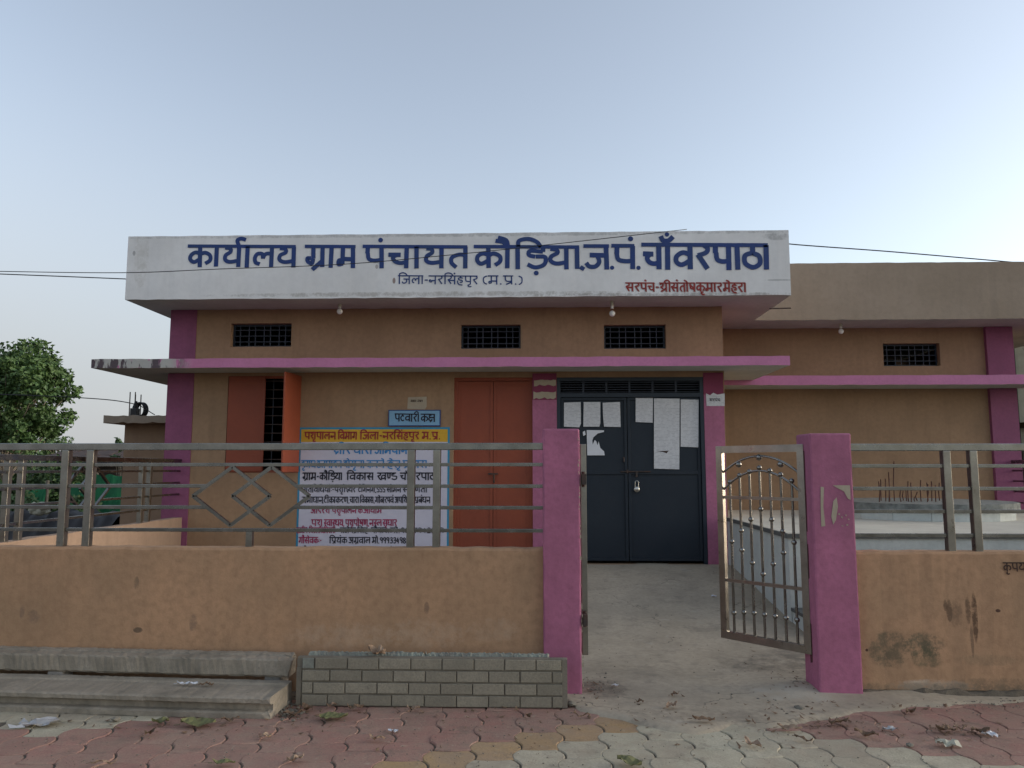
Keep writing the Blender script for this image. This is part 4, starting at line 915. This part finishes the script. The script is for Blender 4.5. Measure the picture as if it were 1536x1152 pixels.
# ================================================================== BOUNDARY WALLS, POSTS, RAILINGS
YF = 5.2
def wallgrid(name, x0, x1, zt, yf, yb, mats, parent=None, seg=60, zb=-.05, rng=None):
    rng = rng or random.Random(4); g = MB(); vs = []
    for i in range(seg + 1):
        x = x0 + (x1 - x0) * i / seg; c = rng.uniform(-.003, .004)
        vs += [(x, yf + rng.uniform(-.003, .003), zb), (x, yf + rng.uniform(-.002, .002), zt - .016 + c), (x, yf + .010, zt + c), (x, yb - .01, zt + c), (x, yb, zt - .015), (x, yb, zb)]
    fs = [(i * 6 + j, i * 6 + 6 + j, i * 6 + 7 + j, i * 6 + 1 + j) for i in range(seg) for j in range(5)] + [tuple(range(5, -1, -1)), tuple(seg * 6 + k for k in range(6))]
    g.add(vs, fs, 0, False); return g.build(name, mats, parent)
zwL = Z_(500, 822, YF); zwR = Z_(1400, 828, YF)
XFL = -4.62
lp0, lp1 = X_(815, 850, 5.14), X_(871, 850, 5.14)
rp_0, rp_1 = X_(1222, 850, 5.14), X_(1286, 850, 5.14)
zpL = Z_(840, 643, 5.14); zpR = Z_(1245, 650, 5.14)
fl = tag(wallgrid('boundary_wall', -6.5, lp0 - .001, zwL, YF, YF + .13, M['fence_plaster']), 'tan low boundary wall left of the gate under the steel railing', 'wall', 'boundary walls')
fr_ = tag(wallgrid('boundary_wall', rp_1 + .001, 7.1, zwR, YF, YF + .13, M['fence_plaster'], zb=.035), 'stained tan low boundary wall right of the gate with black lettering', 'wall', 'boundary walls')
lettering([('k ri p y aa', 1504, 1541), ('k aa r y aa l y', 1550, 1610)], (844, 844), (857, 857), YF, .17, M['dark_text'], 'lettering', fr_, out=.006, hw=.9)
g = MB(); rg = random.Random(8); vs = []; seg = 70     # eroded dark footing under the right wall
for i in range(seg + 1):
    x = rp_1 - .1 + (7.1 - rp_1) * i / seg; vs += [(x, YF - .06 + rg.uniform(-.02, .01), -.03), (x, YF - .012 + rg.uniform(-.02, .01), .03 + rg.uniform(-.015, .02)), (x, YF + .05, .045), (x, YF + .12, .0)]
g.add(vs, [(i * 4 + j, i * 4 + 4 + j, i * 4 + 5 + j, i * 4 + 1 + j) for i in range(seg) for j in range(3)]); g.build('footing', M['silt'], fr_)
def post(x0, x1, zt, label, seed, flare=.012):
    rng = random.Random(seed); g = MB(); bm = bmesh.new(); bmesh.ops.create_cube(bm, size=1)
    bmesh.ops.subdivide_edges(bm, edges=[e for e in bm.edges if abs(e.verts[0].co.z - e.verts[1].co.z) > .5], cuts=14, use_grid_fill=True)
    yf, yb = 5.14, 5.40
    for v in bm.verts:
        t_ = v.co.z + .5; v.co = Vector(((x0 + x1) / 2 + v.co.x * (x1 - x0) * (1 + flare * (1 - t_)), (yf + yb) / 2 + v.co.y * (yb - yf), -.04 + t_ * (zt + .04)))
    bmesh.ops.bevel(bm, geom=[e for e in bm.edges if e.calc_face_angle(0) > 1], offset=.012, segments=2, affect='EDGES', profile=.6)
    for v in bm.verts: v.co += Vector((rng.uniform(-.0015, .0015), rng.uniform(-.0015, .0015), rng.uniform(-.001, .001)))
    g.bm(bm, 0, False)
    return tag(g.build('gate_post', M['purple']), label, 'gate post', 'purple gate posts')
post(lp0, lp1, zpL, 'purple gate post left of the open gateway', 1)
gpr = post(rp_0, rp_1, zpR, 'purple gate post right of the gateway with torn paper remains', 2)
gpl = [o for o in COL.objects if o.name == 'gate_post'][0]
def chips(parent, px_of, y0, y1, n, seed):
    rng = random.Random(seed); g = MB()
    for k in range(n):
        py = rng.uniform(y0, y1); px = px_of(py) - abs(rng.gauss(0, .8)); c = at(px, py, 5.136); w_ = rng.uniform(.002, .007); h_ = rng.uniform(.003, .016)
        pts = [(c.x + w_ * math.cos(a) * rng.uniform(.6, 1.2), c.z + h_ * math.sin(a) * rng.uniform(.6, 1.2)) for a in [i * 1.047 for i in range(6)]]
        g.add([(x, 5.1365 - .0001 * k, z) for x, z in pts], [tuple(range(6))])
    tag(g.build('paint_chip', M['beige_paper'], parent), kind='stuff')
_xa, _xb = at(866, 700, 5.14), at(875, 1000, 5.14)
chips(gpl, lambda py: 868 + (py - 660) / 370 * 8, 655, 1035, 34, 3)
def scrap(pts, Y=5.137, m='beige_paper'): return tag(flat_poly(px_poly(pts[::-1], Y), Y, 'paper_remnant', M[m], gpr), 'torn white paper remnant')
scrap([(1231, 730), (1236, 731), (1235, 760), (1238, 789), (1232, 790), (1231, 760)])
scrap([(1249, 728), (1275, 728), (1276, 750), (1272, 748), (1266, 737), (1258, 733)])
scrap([(1250, 752), (1255, 746), (1257, 760), (1254, 780), (1250, 787), (1247, 775)])
for (a_, b_) in ((1262, 775), (1268, 772), (1272, 778), (1258, 770), (1270, 786), (1263, 788)): scrap([(a_, b_), (a_ + random.uniform(1, 3), b_ + random.uniform(-1, 1)), (a_ + 2, b_ + random.uniform(1.5, 3)), (a_ - random.uniform(0, 1), b_ + random.uniform(1, 2.4))])

def railing(name, label, axis_len, zlist, pairs, dia, zwall, stub=None, top=.048, brk=True):
    """built along +x from 0; placed by the returned Empty"""
    t = thing(name, label, 'railing', group='stainless steel railings')
    zt = zlist[0]; y = 0
    a = MB(); a.box(0, axis_len, -.024, .024, zt - top / 2, zt + top / 2, b=.004); a.build('top_rail', M['steel'], t)
    for i, z in enumerate(zlist[1:]):
        segs = [(0, axis_len)]
        if i in (1, 2) and dia:
            for c in dia:
                w_ = dhx * (1 - abs(z - dzc) / dhz) + dof / 2
                ns = []
                for s0, s1 in segs:
                    if s0 < c - w_ < s1: ns += [(s0, c - w_), (c + w_, s1)]
                    else: ns.append((s0, s1))
                segs = ns
        for s0, s1 in segs: a = MB(); a.box(s0, s1, -.012, .012, z - .012, z + .012, b=.002); a.build('rail', M['steel'], t)
    for p in pairs:
        for s_ in (-.088, .088):
            a = MB(); a.box(p + s_ - .025, p + s_ + .025, -.0255, .0255, zwall - .03, zt - top / 2 + .001, b=.004); a.build('post', M['steel_dull'], t)
    for c in dia:
        for s_ in (-1, 1):
            cx = c + s_ * dof / 2; yo = .0015 * s_; a = MB(); P = [(cx - dhx, yo, dzc), (cx, yo, dzc + dhz), (cx + dhx, yo, dzc), (cx, yo, dzc - dhz)]
            for k in range(4): a.bar(P[k], P[(k + 1) % 4], .022, .026, up=Vector((0, 1, 0)))
            a.build('diamond', M['steel'], t)
        a = MB(); a.box(c - .022, c + .022, -.018, .018, zwall - .02, zlist[-1] - .012); a.build('stub_post', M['steel_dull'], t)
    return t
YRr = 5.26
dhx = .268; dhz = (Z_(400, 700, YRr) - Z_(400, 788, YRr)) / 2; dzc = Z_(380, 744, YRr); dof = .272
zl = [Z_(400, 670, YRr), Z_(400, 697, YRr), Z_(400, 729, YRr), Z_(400, 761, YRr), Z_(400, 795, YRr)]
xrl = -6.5
t = railing('steel_railing', 'stainless steel railing with twin diamonds on the front wall left of the gate', lp0 + .03 - xrl, zl, [X_(116, 740, YRr) - xrl, X_(636, 740, YRr) - xrl], [X_(377, 744, YRr) - xrl], zwL)
t.location = (xrl, YRr, 0)
zl2 = [Z_(1400, 671, YRr), Z_(1400, 699, YRr), Z_(1400, 733, YRr), Z_(1400, 767, YRr), Z_(1400, 803, YRr)]
x_r = rp_1 - .03
t = railing('steel_railing', 'stainless steel railing on the front wall right of the gate', 7.1 - x_r, zl2, [X_(1441, 740, YRr) - x_r], [X_(1441, 740, YRr) - x_r + 1.19], zwR)
t.location = (x_r, YRr, 0)
# side walls with railings
sx_ = -4.5; zsw = Z_(265, 777, 9.5)
def sidewall(x, y0, y1, zt, label):
    g = MB(); n = 20; rg = random.Random(3); vs = []
    for i in range(n + 1):
        y = y0 + (y1 - y0) * i / n; c = rg.uniform(-.006, .006); vs += [(x - .06, y, -.05), (x - .06, y, zt + c), (x + .06, y, zt + c), (x + .06, y, -.05)]
    g.add(vs, [(i * 4 + j, i * 4 + 1 + j, i * 4 + 5 + j, i * 4 + 4 + j) for i in range(n) for j in range(3)] + [(3, 2, 1, 0), (n * 4, n * 4 + 1, n * 4 + 2, n * 4 + 3)])
    return tag(g.build('side_wall', M['side_plaster']), label, 'wall', 'boundary walls')
sidewall(sx_, YF + .135, YW - .014, zsw, 'tan low side wall running back from the street on the left')
dzs = -.055
t = railing('steel_railing', 'stainless steel side railing running back on the left side wall', 4.3, [z + dzs for z in zl], [6.52 - 5.3, 8.75 - 5.3], [7.62 - 5.3], zsw)
t.location = (sx_, 5.3, 0); t.rotation_euler.z = math.pi / 2
for o in t.children:
    if o.name.startswith('diamond'): pass
sxr = WXR - .12
sidewall(sxr, YF + .135, YR - .064, zsw, 'tan low side wall running back from the street on the right')
t = railing('steel_railing', 'stainless steel side railing running back on the right side wall', 5.84, [z + dzs for z in zl], [1.2, 3.6], [2.4], zsw); t.location = (sxr, 5.3, 0); t.rotation_euler.z = math.pi / 2

# ================================================================== GATE LEAVES
GH = 1.38; GW = .69; gz0 = .235
def gate(label, loc, rz):
    t = thing('gate_leaf', label, 'gate', loc, rz, 'stainless gate leaves'); st = .05
    a = MB()
    a.box(0, st, -.02, .02, 0, GH, b=.003); a.box(GW - st, GW, -.02, .02, 0, GH, b=.003); a.box(st, GW - st, -.019, .019, GH - st, GH); a.box(st, GW - st, -.019, .019, 0, st)
    a.build('frame', M['steel_dull'], t)
    for f in (.27, .70): a = MB(); a.box(st, GW - st, -.012, .012, GH * (1 - f) - .011, GH * (1 - f) + .011); a.build('crossbar', M['steel_dull'], t)
    for k in (0, 1):
        a = MB(); P = []
        for i in range(15):
            u = i / 14 * 2 - 1; P.append((GW / 2 + u * (GW / 2 - st), 0, GH * (1 - (.055 + .075 * k)) - (.115 + .02 * k) * u * u))
        a.tube(P, .0085, 8); a.build('arch', M['steel'], t)
    for u, v in ((-.56, .098), (0, .062), (.56, .098)): a = MB(); a.ball((GW / 2 + u * (GW / 2 - st), 0, GH * (1 - v) ), .022, n=12); a.build('ball', M['steel'], t)
    tops = [.19, .155, .135, .115, .13, .15, .18]; bl_ = [[.50, .865], [.44, .54, .855], [.38, .60, .85], [.325, .65, .85], [.375, .595, .85], [.43, .535, .85], [.48, .85]]
    for i in range(7):
        x = GW - st - (GW - 2 * st) * (i + .65) / 7.3; a = MB(); zt_ = GH * (1 - tops[i])
        a.tube([(x, 0, st), (x, 0, zt_)], .0095, 8); b = a.build('bar', M['steel'], t)
        for v in [tops[i]] + bl_[i]: a = MB(); a.ball((x, 0, GH * (1 - v)), .0185, n=10); a.build('ball', M['steel'], b)
    for z in (GH * .83, GH * .17): a = MB(); a.tube([(-.012, 0, z - .05), (-.012, 0, z + .05)], .012, 8); a.box(-.07, -.012, -.014, .014, z - .035, z + .035); a.build('hinge', M['iron'], t)
    return t
hxR = X_(1214, 850, 5.27)
gate('right stainless gate leaf swung inwards in front of the platform', (hxR, 5.27, gz0), math.radians(180 - 47))
hxL = X_(877, 850, 5.17)
gate('left stainless gate leaf folded back edge on behind its post', (hxL, 5.2, gz0), math.radians(90.0))
g = MB()   # dark red steel strip carrying the right hinges
g.box(hxR + .012, rp_0 - .001, 5.24, 5.29, .08, 1.57); g.build('hinge_strip', mat('red_oxide', (.10, .02, .03), .2), gpr)

# ================================================================== CONCRETE PIECES ON THE PAVEMENT
def extrude_beam(name, prof, x0, x1, m, seg=60, jit=.003, endjit=.0, rot=0, loc=(0, 0, 0), seed=1):
    rng = random.Random(seed); g = MB(); n = len(prof); vs = []
    for i in range(seg + 1):
        x = x0 + (x1 - x0) * i / seg; e = 1 if i > seg - 3 else 0
        wv = .004 * math.sin(x * 3) + (.004 * math.sin(x * 11 + seed) if endjit > .01 else 0)
        k_ = {seg: .80, seg - 1: .93, seg - 2: .985}.get(i, 1) if endjit > .01 else 1
        for (y, z) in prof:
            y = .09 + (y - .09) * k_; z = z if z < .01 else z * (k_ * .5 + .5)
            vs.append((x + (rng.uniform(-endjit, endjit) if e else 0), y + wv + rng.uniform(-jit, jit) * (1 + e * 2), z + rng.uniform(-jit, jit) * (1 + e * 2)))
    g.add(vs, [(i * n + j, i * n + n + j, i * n + n + (j + 1) % n, i * n + (j + 1) % n) for i in range(seg) for j in range(n)] + [tuple(range(n))[::-1], tuple(seg * n + k for k in range(n))])
    o = g.build(name, m); o.location = loc; o.rotation_euler.z = rot; return o
# lower channel beam
e0 = gnd(405, 1079); rotb = math.radians(-3.0)
prof = [(0, 0), (0, .028), (.012, .036), (.045, .040), (.045, .078), (.012, .082), (0, .088), (0, .110), (.012, .118), (.25, .122), (.26, .132), (.33, .132), (.33, 0)]
prof = prof[::-1]
o = extrude_beam('concrete_beam', prof, -2.6, 0, M['concrete2'], 110, .0016, .006, rotb, (e0.x, e0.y, 0), 2)
tag(o, 'lower grooved concrete beam lying on the pavers at the left', 'beam', 'precast concrete beams')
eu = at(433, 1030, 4.96)
prof = [(.012, 0), (0, .012), (0, .100), (.006, .110), (.07, .114), (.078, .100), (.09, .100), (.10, .117), (.15, .120), (.17, .112), (.18, 0)][::-1]
o = extrude_beam('concrete_beam', prof, -2.8, 0, M['concrete2'], 120, .003, .02, rotb, (eu.x, 4.935, .148), 5)
tag(o, 'upper chipped concrete beam resting behind the grooved one against the wall', 'beam', 'precast concrete beams')
sup = MB()
for k, sx2 in enumerate((eu.x - .16, eu.x - 1.6, eu.x - 2.9)): sup.box(sx2, sx2 + .1, 4.97 + (0.0 if k == 0 else .06), 5.1 + .05, 0, .147, b=.008)
tag(sup.build('support_block', M['cement']), 'cement blocks propping the upper concrete beam off the ground', 'block')
# brick patterned precast panel
YPn = 4.86
px0, px1 = X_(445, 1020, YPn), X_(851, 1020, YPn); pz1 = Z_(650, 987, YPn)
pan = thing('brick_pattern_panel', 'grey precast panel with four brick courses leaning on the wall by the left gate post', 'panel', (0, 0, 0))
g = MB(); g.box(px0, px1, YPn, YPn + .045, 0, pz1, b=.004); g.box(px0, px0 + .03, YPn - .008, YPn - .0003, 0.004, pz1 * .78); g.box(px1 - .032, px1, YPn - .008, YPn - .0003, 0.004, pz1 - .004)
g.build('slab', M['joint'], pan)
rng = random.Random(12); ch = pz1 / 4
rows = [[472, 521, 568, 616, 663, 711, 757, 804, 843], [453, 495, 543, 590, 638, 685, 733, 780, 828, 844], [453, 470, 518, 566, 613, 661, 709, 757, 805, 844], [453, 492, 540, 588, 637, 685, 733, 780, 828, 844]]
for r_, xs in enumerate(rows):
    zt_ = pz1 - r_ * ch - .004; zb_ = pz1 - (r_ + 1) * ch + .006
    for i in range(len(xs) - 1):
        a, b_ = X_(xs[i], 1020, YPn) + .0035, X_(xs[i + 1], 1020, YPn) - .0035; d_ = rng.uniform(-.0015, .0015)
        g = MB(); g.box(a, b_, YPn - .010 + d_, YPn - .0002, zb_ + rng.uniform(-.002, .002), zt_ + rng.uniform(-.002, .001), b=.0035); g.build('brick', M['brick_concrete'], pan)
g = MB(); g.box(X_(454, 1000, YPn), X_(471, 1000, YPn), YPn - .007, YPn - .0002, pz1 - ch + .006, pz1 - .004, b=.004); g.build('brick', M['greenish'], pan)
prof = [(0, 0), (0, .30), (.012, .318), (.05, .322), (.055, 0)][::-1]
def capped(x0, x1, y, h, seed, label):
    prof = [(0, 0), (0, h - .02), (.008, h), (.045, h + .002), (.05, 0)][::-1]
    o = extrude_beam('concrete_slab', prof, 0, x1 - x0, M['greenish'], 70, .004, .01, 0, (x0, y, 0), seed); return tag(o, label, 'slab', 'slabs behind the brick pattern panel')
capped(X_(463, 980, 4.93), X_(640, 980, 4.93), 4.925, Z_(550, 979, 4.95), 3, 'flaking pale green topped slab behind the left half of the brick panel')
capped(X_(641, 980, 4.93), X_(822, 980, 4.93), 4.925, Z_(730, 981, 4.95), 4, 'flaking pale topped slab behind the right half of the brick panel')

# ================================================================== LITTER
def leafmesh(name, m, L, W_, seed, curl=.25):
    rng = random.Random(seed); g = MB(); n = 9; vs = []
    for i in range(n + 1):
        t_ = i / n; wv = W_ * (math.sin(math.pi * min(1, t_ * 1.02 + .02)) ** .75) / 2
        z = curl * L * (t_ - .5) ** 2 + rng.uniform(0, .004)
        for s_ in (-1, -.5, 0, .5, 1): vs.append(((t_ - .5) * L, s_ * wv * (1 + rng.uniform(-.3, .2)) + .12 * W_ * math.sin(t_ * 4 + seed), .004 + z + abs(s_) * curl * W_ * .6 + rng.uniform(0, .012) + (.02 * curl * math.sin(t_ * 9 + seed))))
    g.add(vs, [(i * 5 + j, i * 5 + 5 + j, i * 5 + 6 + j, i * 5 + 1 + j) for i in range(n) for j in range(4)])
    g.tube([(-.5 * L, 0, .004 + curl * L * .25), (-.68 * L, .01, .006)], .0018, 5)
    me = g.build(name, m); return me
def drop(px, py, name, m, L, W_, rz, label, cat='leaf', grp=None, curl=.25, z=.004, seed=0):
    p = gnd(px, py, z); o = leafmesh(name, M[m], L, W_, seed + int(px), curl); o.location = (p.x, p.y, z); o.rotation_euler = (random.uniform(-.1, .1), random.uniform(-.1, .1), rz)
    return tag(o, label, cat, grp)
G1 = 'fallen green leaves'
drop(297, 1088, 'fallen_leaf', 'green_leaf', .19, .13, .3, 'broad green fallen leaf before the grooved concrete beam', grp=G1, curl=.15)
drop(240, 1086, 'fallen_leaf', 'green_leaf', .10, .07, 1.0, 'small torn green leaf left of the broad green one', grp=G1)
drop(500, 1079, 'fallen_leaf', 'green_leaf', .17, .12, -.2, 'yellow green fallen leaf before the left end of the brick panel', grp=G1, curl=.18)
drop(335, 1148, 'fallen_leaf', 'green_leaf', .11, .05, .2, 'narrow green leaf on red pavers at the bottom edge', grp=G1)
drop(944, 1149, 'fallen_leaf', 'green_leaf', .14, .10, 2.6, 'green fallen leaf on grey pavers at the bottom centre', grp=G1)
G2 = 'dry leaves on the pavement'
DL = [(443, 1142, .085, .05, .5, 'pale', 'pale dry leaf on red pavers near the bottom left of centre'), (399, 1108, .07, .04, .1, 'pale', 'pale dry leaf between the grooved beam and the bottom edge'), (566, 1111, .09, .045, -.1, 'pale', 'pale crumpled leaf on red pavers in front of the brick panel'),
      (620, 1066, .075, .04, .2, 'pale', 'tan dry leaf at the foot of the brick panel middle'), (533, 1064, .10, .04, .3, 'dry', 'brown dry leaf against the foot of the brick panel'), (461, 1066, .10, .06, -.5, 'dry', 'brown leaf at the left foot of the brick panel'),
      (440, 1075, .12, .05, .1, 'dry', 'dusty brown leaf between the beam end and the brick panel'), (498, 1061, .07, .04, .9, 'pale', 'tan leaf tucked under the brick panel left end'), (1008, 1062, .085, .055, .4, 'pale', 'large pale dry leaf on the concrete before the gateway'),
      (1130, 1120, .11, .05, -.9, 'pale', 'orange brown dry leaf on grey pavers below the gate'), (1055, 1083, .13, .05, 0, 'dry', 'crumbled dry leaf on the dark concrete before the pavers'), (1185, 1096, .13, .05, -.4, 'pale', 'tan dry leaf on grey pavers right of the orange brown leaf'),
      (1205, 1112, .10, .03, -.8, 'dry', 'thin curled brown leaf beside the tan dry leaf'), (1260, 1087, .13, .06, .1, 'dry', 'heap like brown leaf below the right gate post'), (1300, 1106, .12, .05, -.4, 'dry', 'dark shrivelled leaf on the yellow pavers'), (1366, 1071, .08, .05, .3, 'dry', 'dark brown leaf on red pavers under the right wall'),
      (1420, 1098, .12, .06, -.1, 'dry', 'crumbled grey brown leaf on the red pavers at the right'), (1440, 1096, .07, .035, -.3, 'pale', 'pale leaf beside the crumbled one at the right'), (1471, 1101, .10, .05, 0, 'dry', 'brown leaf left of the white scrap at the far right'), (225, 1103, .08, .05, 1.2, 'dry', 'brown leaf crumb on grey pavers at the left'),
      (290, 1026, .09, .03, 0, 'dry', None), (872, 1077, .10, .02, .3, 'dry', 'brown twig like leaf at the concrete edge by the panel'), (1012, 1044, .06, .03, .4, 'dry', 'small crumbled leaf on the path crack'), (960, 1055, .05, .03, .1, 'dry', 'little dark leaf left of the pale leaf on the path'), (793, 1077, .04, .03, .6, 'dry', 'small folded brown leaf before the brick panel right end'),
      (155, 1148, .12, .02, .25, 'pale', 'long narrow pale leaf at the bottom left edge'), (345, 1083, .10, .03, .5, 'dry', 'dry leaf beside the broad green leaf')]
for i, (px, py, L, W_, rz, k, lb) in enumerate(DL):
    if lb is None: continue
    drop(px, py, 'dry_leaf', 'dry_pale' if k == 'pale' else 'dry', L, W_, rz, lb, grp=G2, curl=.35, seed=i, z=.016 if (px in (1008, 1055, 1012, 960)) else .005)
def scrap3(px, py, L, W_, rz, label, m='paper_white', z=.003, name='paper_scrap', curl=.3):
    rng = random.Random(int(px) * 3); g = MB(); nx_, ny_ = 6, 4; vs = []
    for i in range(nx_ + 1):
        for j in range(ny_ + 1):
            ed = (i in (0, nx_)) + (j in (0, ny_))
            vs.append(((i / nx_ - .5) * L + rng.uniform(-.09, .09) * L * (1 + ed * .6), (j / ny_ - .5) * W_ + rng.uniform(-.12, .12) * W_ * (1 + ed * .6), rng.uniform(.002, .03 * min(1, L / .1) + .003)))
    g.add(vs, [(i * (ny_ + 1) + j, (i + 1) * (ny_ + 1) + j, (i + 1) * (ny_ + 1) + j + 1, i * (ny_ + 1) + j + 1) for i in range(nx_) for j in range(ny_)])
    p = gnd(px, py, z); o = g.build(name, M[m]); o.location = (p.x, p.y, z); o.rotation_euler.z = rz
    return tag(o, label, 'paper', 'litter scraps')
scrap3(55, 1088, .20, .10, .35, 'silver plastic wrapper on grey pavers at the left', 'wrapper', name='plastic_wrapper')
scrap3(590, 1098, .05, .03, -.4, 'white paper bit on red pavers in the middle')
scrap3(1485, 1104, .07, .05, -.4, 'white crumpled scrap on red pavers at the far right')
scrap3(1420, 1119, .11, .045, .1, 'yellowish cup like paper scrap on yellow pavers', 'banner_cream')if 'banner_cream' in M else scrap3(1420, 1119, .11, .05, .1, 'yellowish paper scrap on yellow pavers at the right', 'sack')
scrap3(1335, 1096, .08, .03, -.1, 'small bluish printed wrapper on the red pavers', 'wrapper', name='plastic_wrapper')
scrap3(923, 1029, .04, .03, -.3, 'white scrap on the concrete inside the gateway left', z=.018)
scrap3(1071, 895, .05, .04, -.1, 'white scrap lying mid path beside the gate leaf', z=.16)
# crushed leaf litter, too fine to count
g = MB(); rng = random.Random(77)
for (cx_, cy_, sx2, sy2, nn) in ((440, 1070, 26, 6, 70), (1240, 1086, 50, 7, 90), (1190, 1030, 30, 12, 50), (1430, 1098, 50, 9, 70), (890, 1034, 16, 7, 40), (620, 1070, 160, 5, 60), (240, 1088, 90, 7, 50), (1060, 1080, 60, 9, 40), (800, 1090, 300, 25, 110), (1300, 1060, 90, 4, 50), (1150, 950, 60, 50, 40)):
    for _ in range(nn):
        px_, py_ = rng.gauss(cx_, sx2), rng.gauss(cy_, sy2)
        if py_ < 880: continue
        p = gnd(px_, py_); zz_ = (yard_z(p.x, p.y) + .003) if p.y > edge_y(p.x) and p.x > -.4 else .002
        if p.y > 5.12 and (p.x < lp1 or p.x > rp_0): continue
        L = rng.choice((.012, .018, .025, .035)) * rng.uniform(.7, 1.3); a_ = rng.uniform(0, 6.28); d = Vector((math.cos(a_), math.sin(a_), rng.uniform(-.1, .3))) * L; e = Vector((-math.sin(a_), math.cos(a_), rng.uniform(-.3, .5))) * L * rng.uniform(.15, .4)
        P0 = Vector((p.x, p.y, zz_)); g.add([P0, P0 + d * .5 + e, P0 + d + Vector((0, 0, L * .2)), P0 + d * .5 - e * .6], [(0, 1, 2), (0, 2, 3)])
tag(g.build('leaf_litter', M['dry']), 'crushed brown leaf litter and dirt bits over pavers and path', 'leaf litter', kind='stuff')
# small things on beam and panel
o = leafmesh('dry_leaf', M['dry_pale'], .11, .09, 77, .5); p = at(565, 982, 4.9); o.location = (p.x, 4.91, pz1 + .0); o.rotation_euler = (.2, 0, 0); tag(o, 'orange brown leaf hanging over the top of the brick panel', 'leaf')
o = leafmesh('paper_scrap', M['paper_white'], .13, .03, 78, .2); p = gnd(283, 1028, .12); o.location = (p.x, p.y - .02, .125); tag(o, 'white paper strip on the ledge of the grooved concrete beam', 'paper')
o = leafmesh('dry_leaf', M['dry'], .09, .03, 79, .2); p = gnd(312, 1029, .12); o.location = (p.x, p.y - .02, .125); tag(o, 'brown leaf beside the white strip on the grooved beam', 'leaf')
# pebbles and crumbs nobody could count
g = MB(); rng = random.Random(21)
def crumb(x, y, z, r):
    bm = bmesh.new(); bmesh.ops.create_icosphere(bm, subdivisions=1, radius=r)
    for v in bm.verts: v.co = Vector((v.co.x * rng.uniform(.7, 1.4), v.co.y * rng.uniform(.7, 1.4), v.co.z * rng.uniform(.3, .7))) + Vector((x, y, z + r * .2))
    g.bm(bm)
for i in range(520):
    px = rng.uniform(0, 1536); py = rng.uniform(1060, 1152); p = gnd(px, py); crumb(p.x, p.y, .002, rng.choice((.002, .003, .003, .005)))
for i in range(70):
    p = gnd(rng.gauss(893, 20), rng.gauss(1032, 10), .013); crumb(p.x, p.y, .014, rng.choice((.003, .005, .008)))
for i in range(170):
    p = gnd(rng.gauss(1195, 40), rng.gauss(1030, 14), .013); crumb(p.x, p.y, .012, rng.choice((.003, .004, .006, .009)))
for i in range(140):
    px = rng.uniform(1300, 1530); p = gnd(px, rng.gauss(1056, 4)); crumb(p.x, p.y, .005, rng.choice((.003, .005, .007)))
for i in range(150):
    y = rng.uniform(5.6, 9.4); x = rng.uniform(.2, 2.3); crumb(x, y, yard_z(x, y), rng.choice((.002, .004, .006)))
for i in range(120):
    p = gnd(rng.gauss(433, 10), rng.gauss(1066, 6)); crumb(p.x, p.y, .002, rng.choice((.004, .007, .012)))
tag(g.build('gravel_crumbs', M['stone']), 'scattered crumbs of gravel and dirt on path and pavers', 'gravel', kind='stuff')
def stone(px, py, r, label, z=.0):
    global g
    g = MB(); crumb(0, 0, 0, r); o = g.build('loose_stone', M['stone']); p = gnd(px, py, z); o.location = (p.x, p.y, z + r * .3); tag(o, label, 'stone', 'loose stones')
stone(857, 1060, .032, 'round stone at the right foot of the brick panel')
stone(430, 1057, .035, 'pale stone in the gap between beam and brick panel')
stone(173, 1082, .028, 'small stone under the grooved beam at the left')
stone(1198, 1066, .03, 'flat stone at the concrete edge near the right gate post')
stone(1365, 1120, .018, 'small dark stone among the yellow pavers')

# ================================================================== WIRES
def wire(name, pts, r, label, sag=0):
    P = [at(a, b, Y) for a, b, Y in pts]; Q = []
    C = catmull([Vector(p) for p in P], 10); g = MB(); g.tube(C, r, 6); return tag(g.build(name, M['wire']), label, 'wire', 'overhead wires')
wire('overhead_wire', [(-200, 402, 8.0), (0, 407, 8.2), (190, 409, 8.4), (330, 403.5, 8.5), (520, 396, 8.6), (700, 380, 8.7), (850, 364, 8.8), (985, 349, 8.9), (1030, 344, 9.3)], .0045, 'black wire crossing in front of the lettered parapet')
wire('overhead_wire', [(-200, 404, 10), (0, 411, 10), (190, 418.5, 10), (240, 421, 10)], .007, 'lower of the two black wires left of the parapet')
wire('overhead_wire', [(1150, 360, 12), (1190, 366.5, 12), (1330, 377, 12), (1470, 389, 12), (1560, 397, 12)], .009, 'black wire rising from the right wing roof to the parapet')
wire('overhead_wire', [(-100, 588, 13), (110, 596, 12.6), (197, 605, 12.5), (232, 622, 12.4)], .008, 'thin wire from the tree to the outbuilding roof')
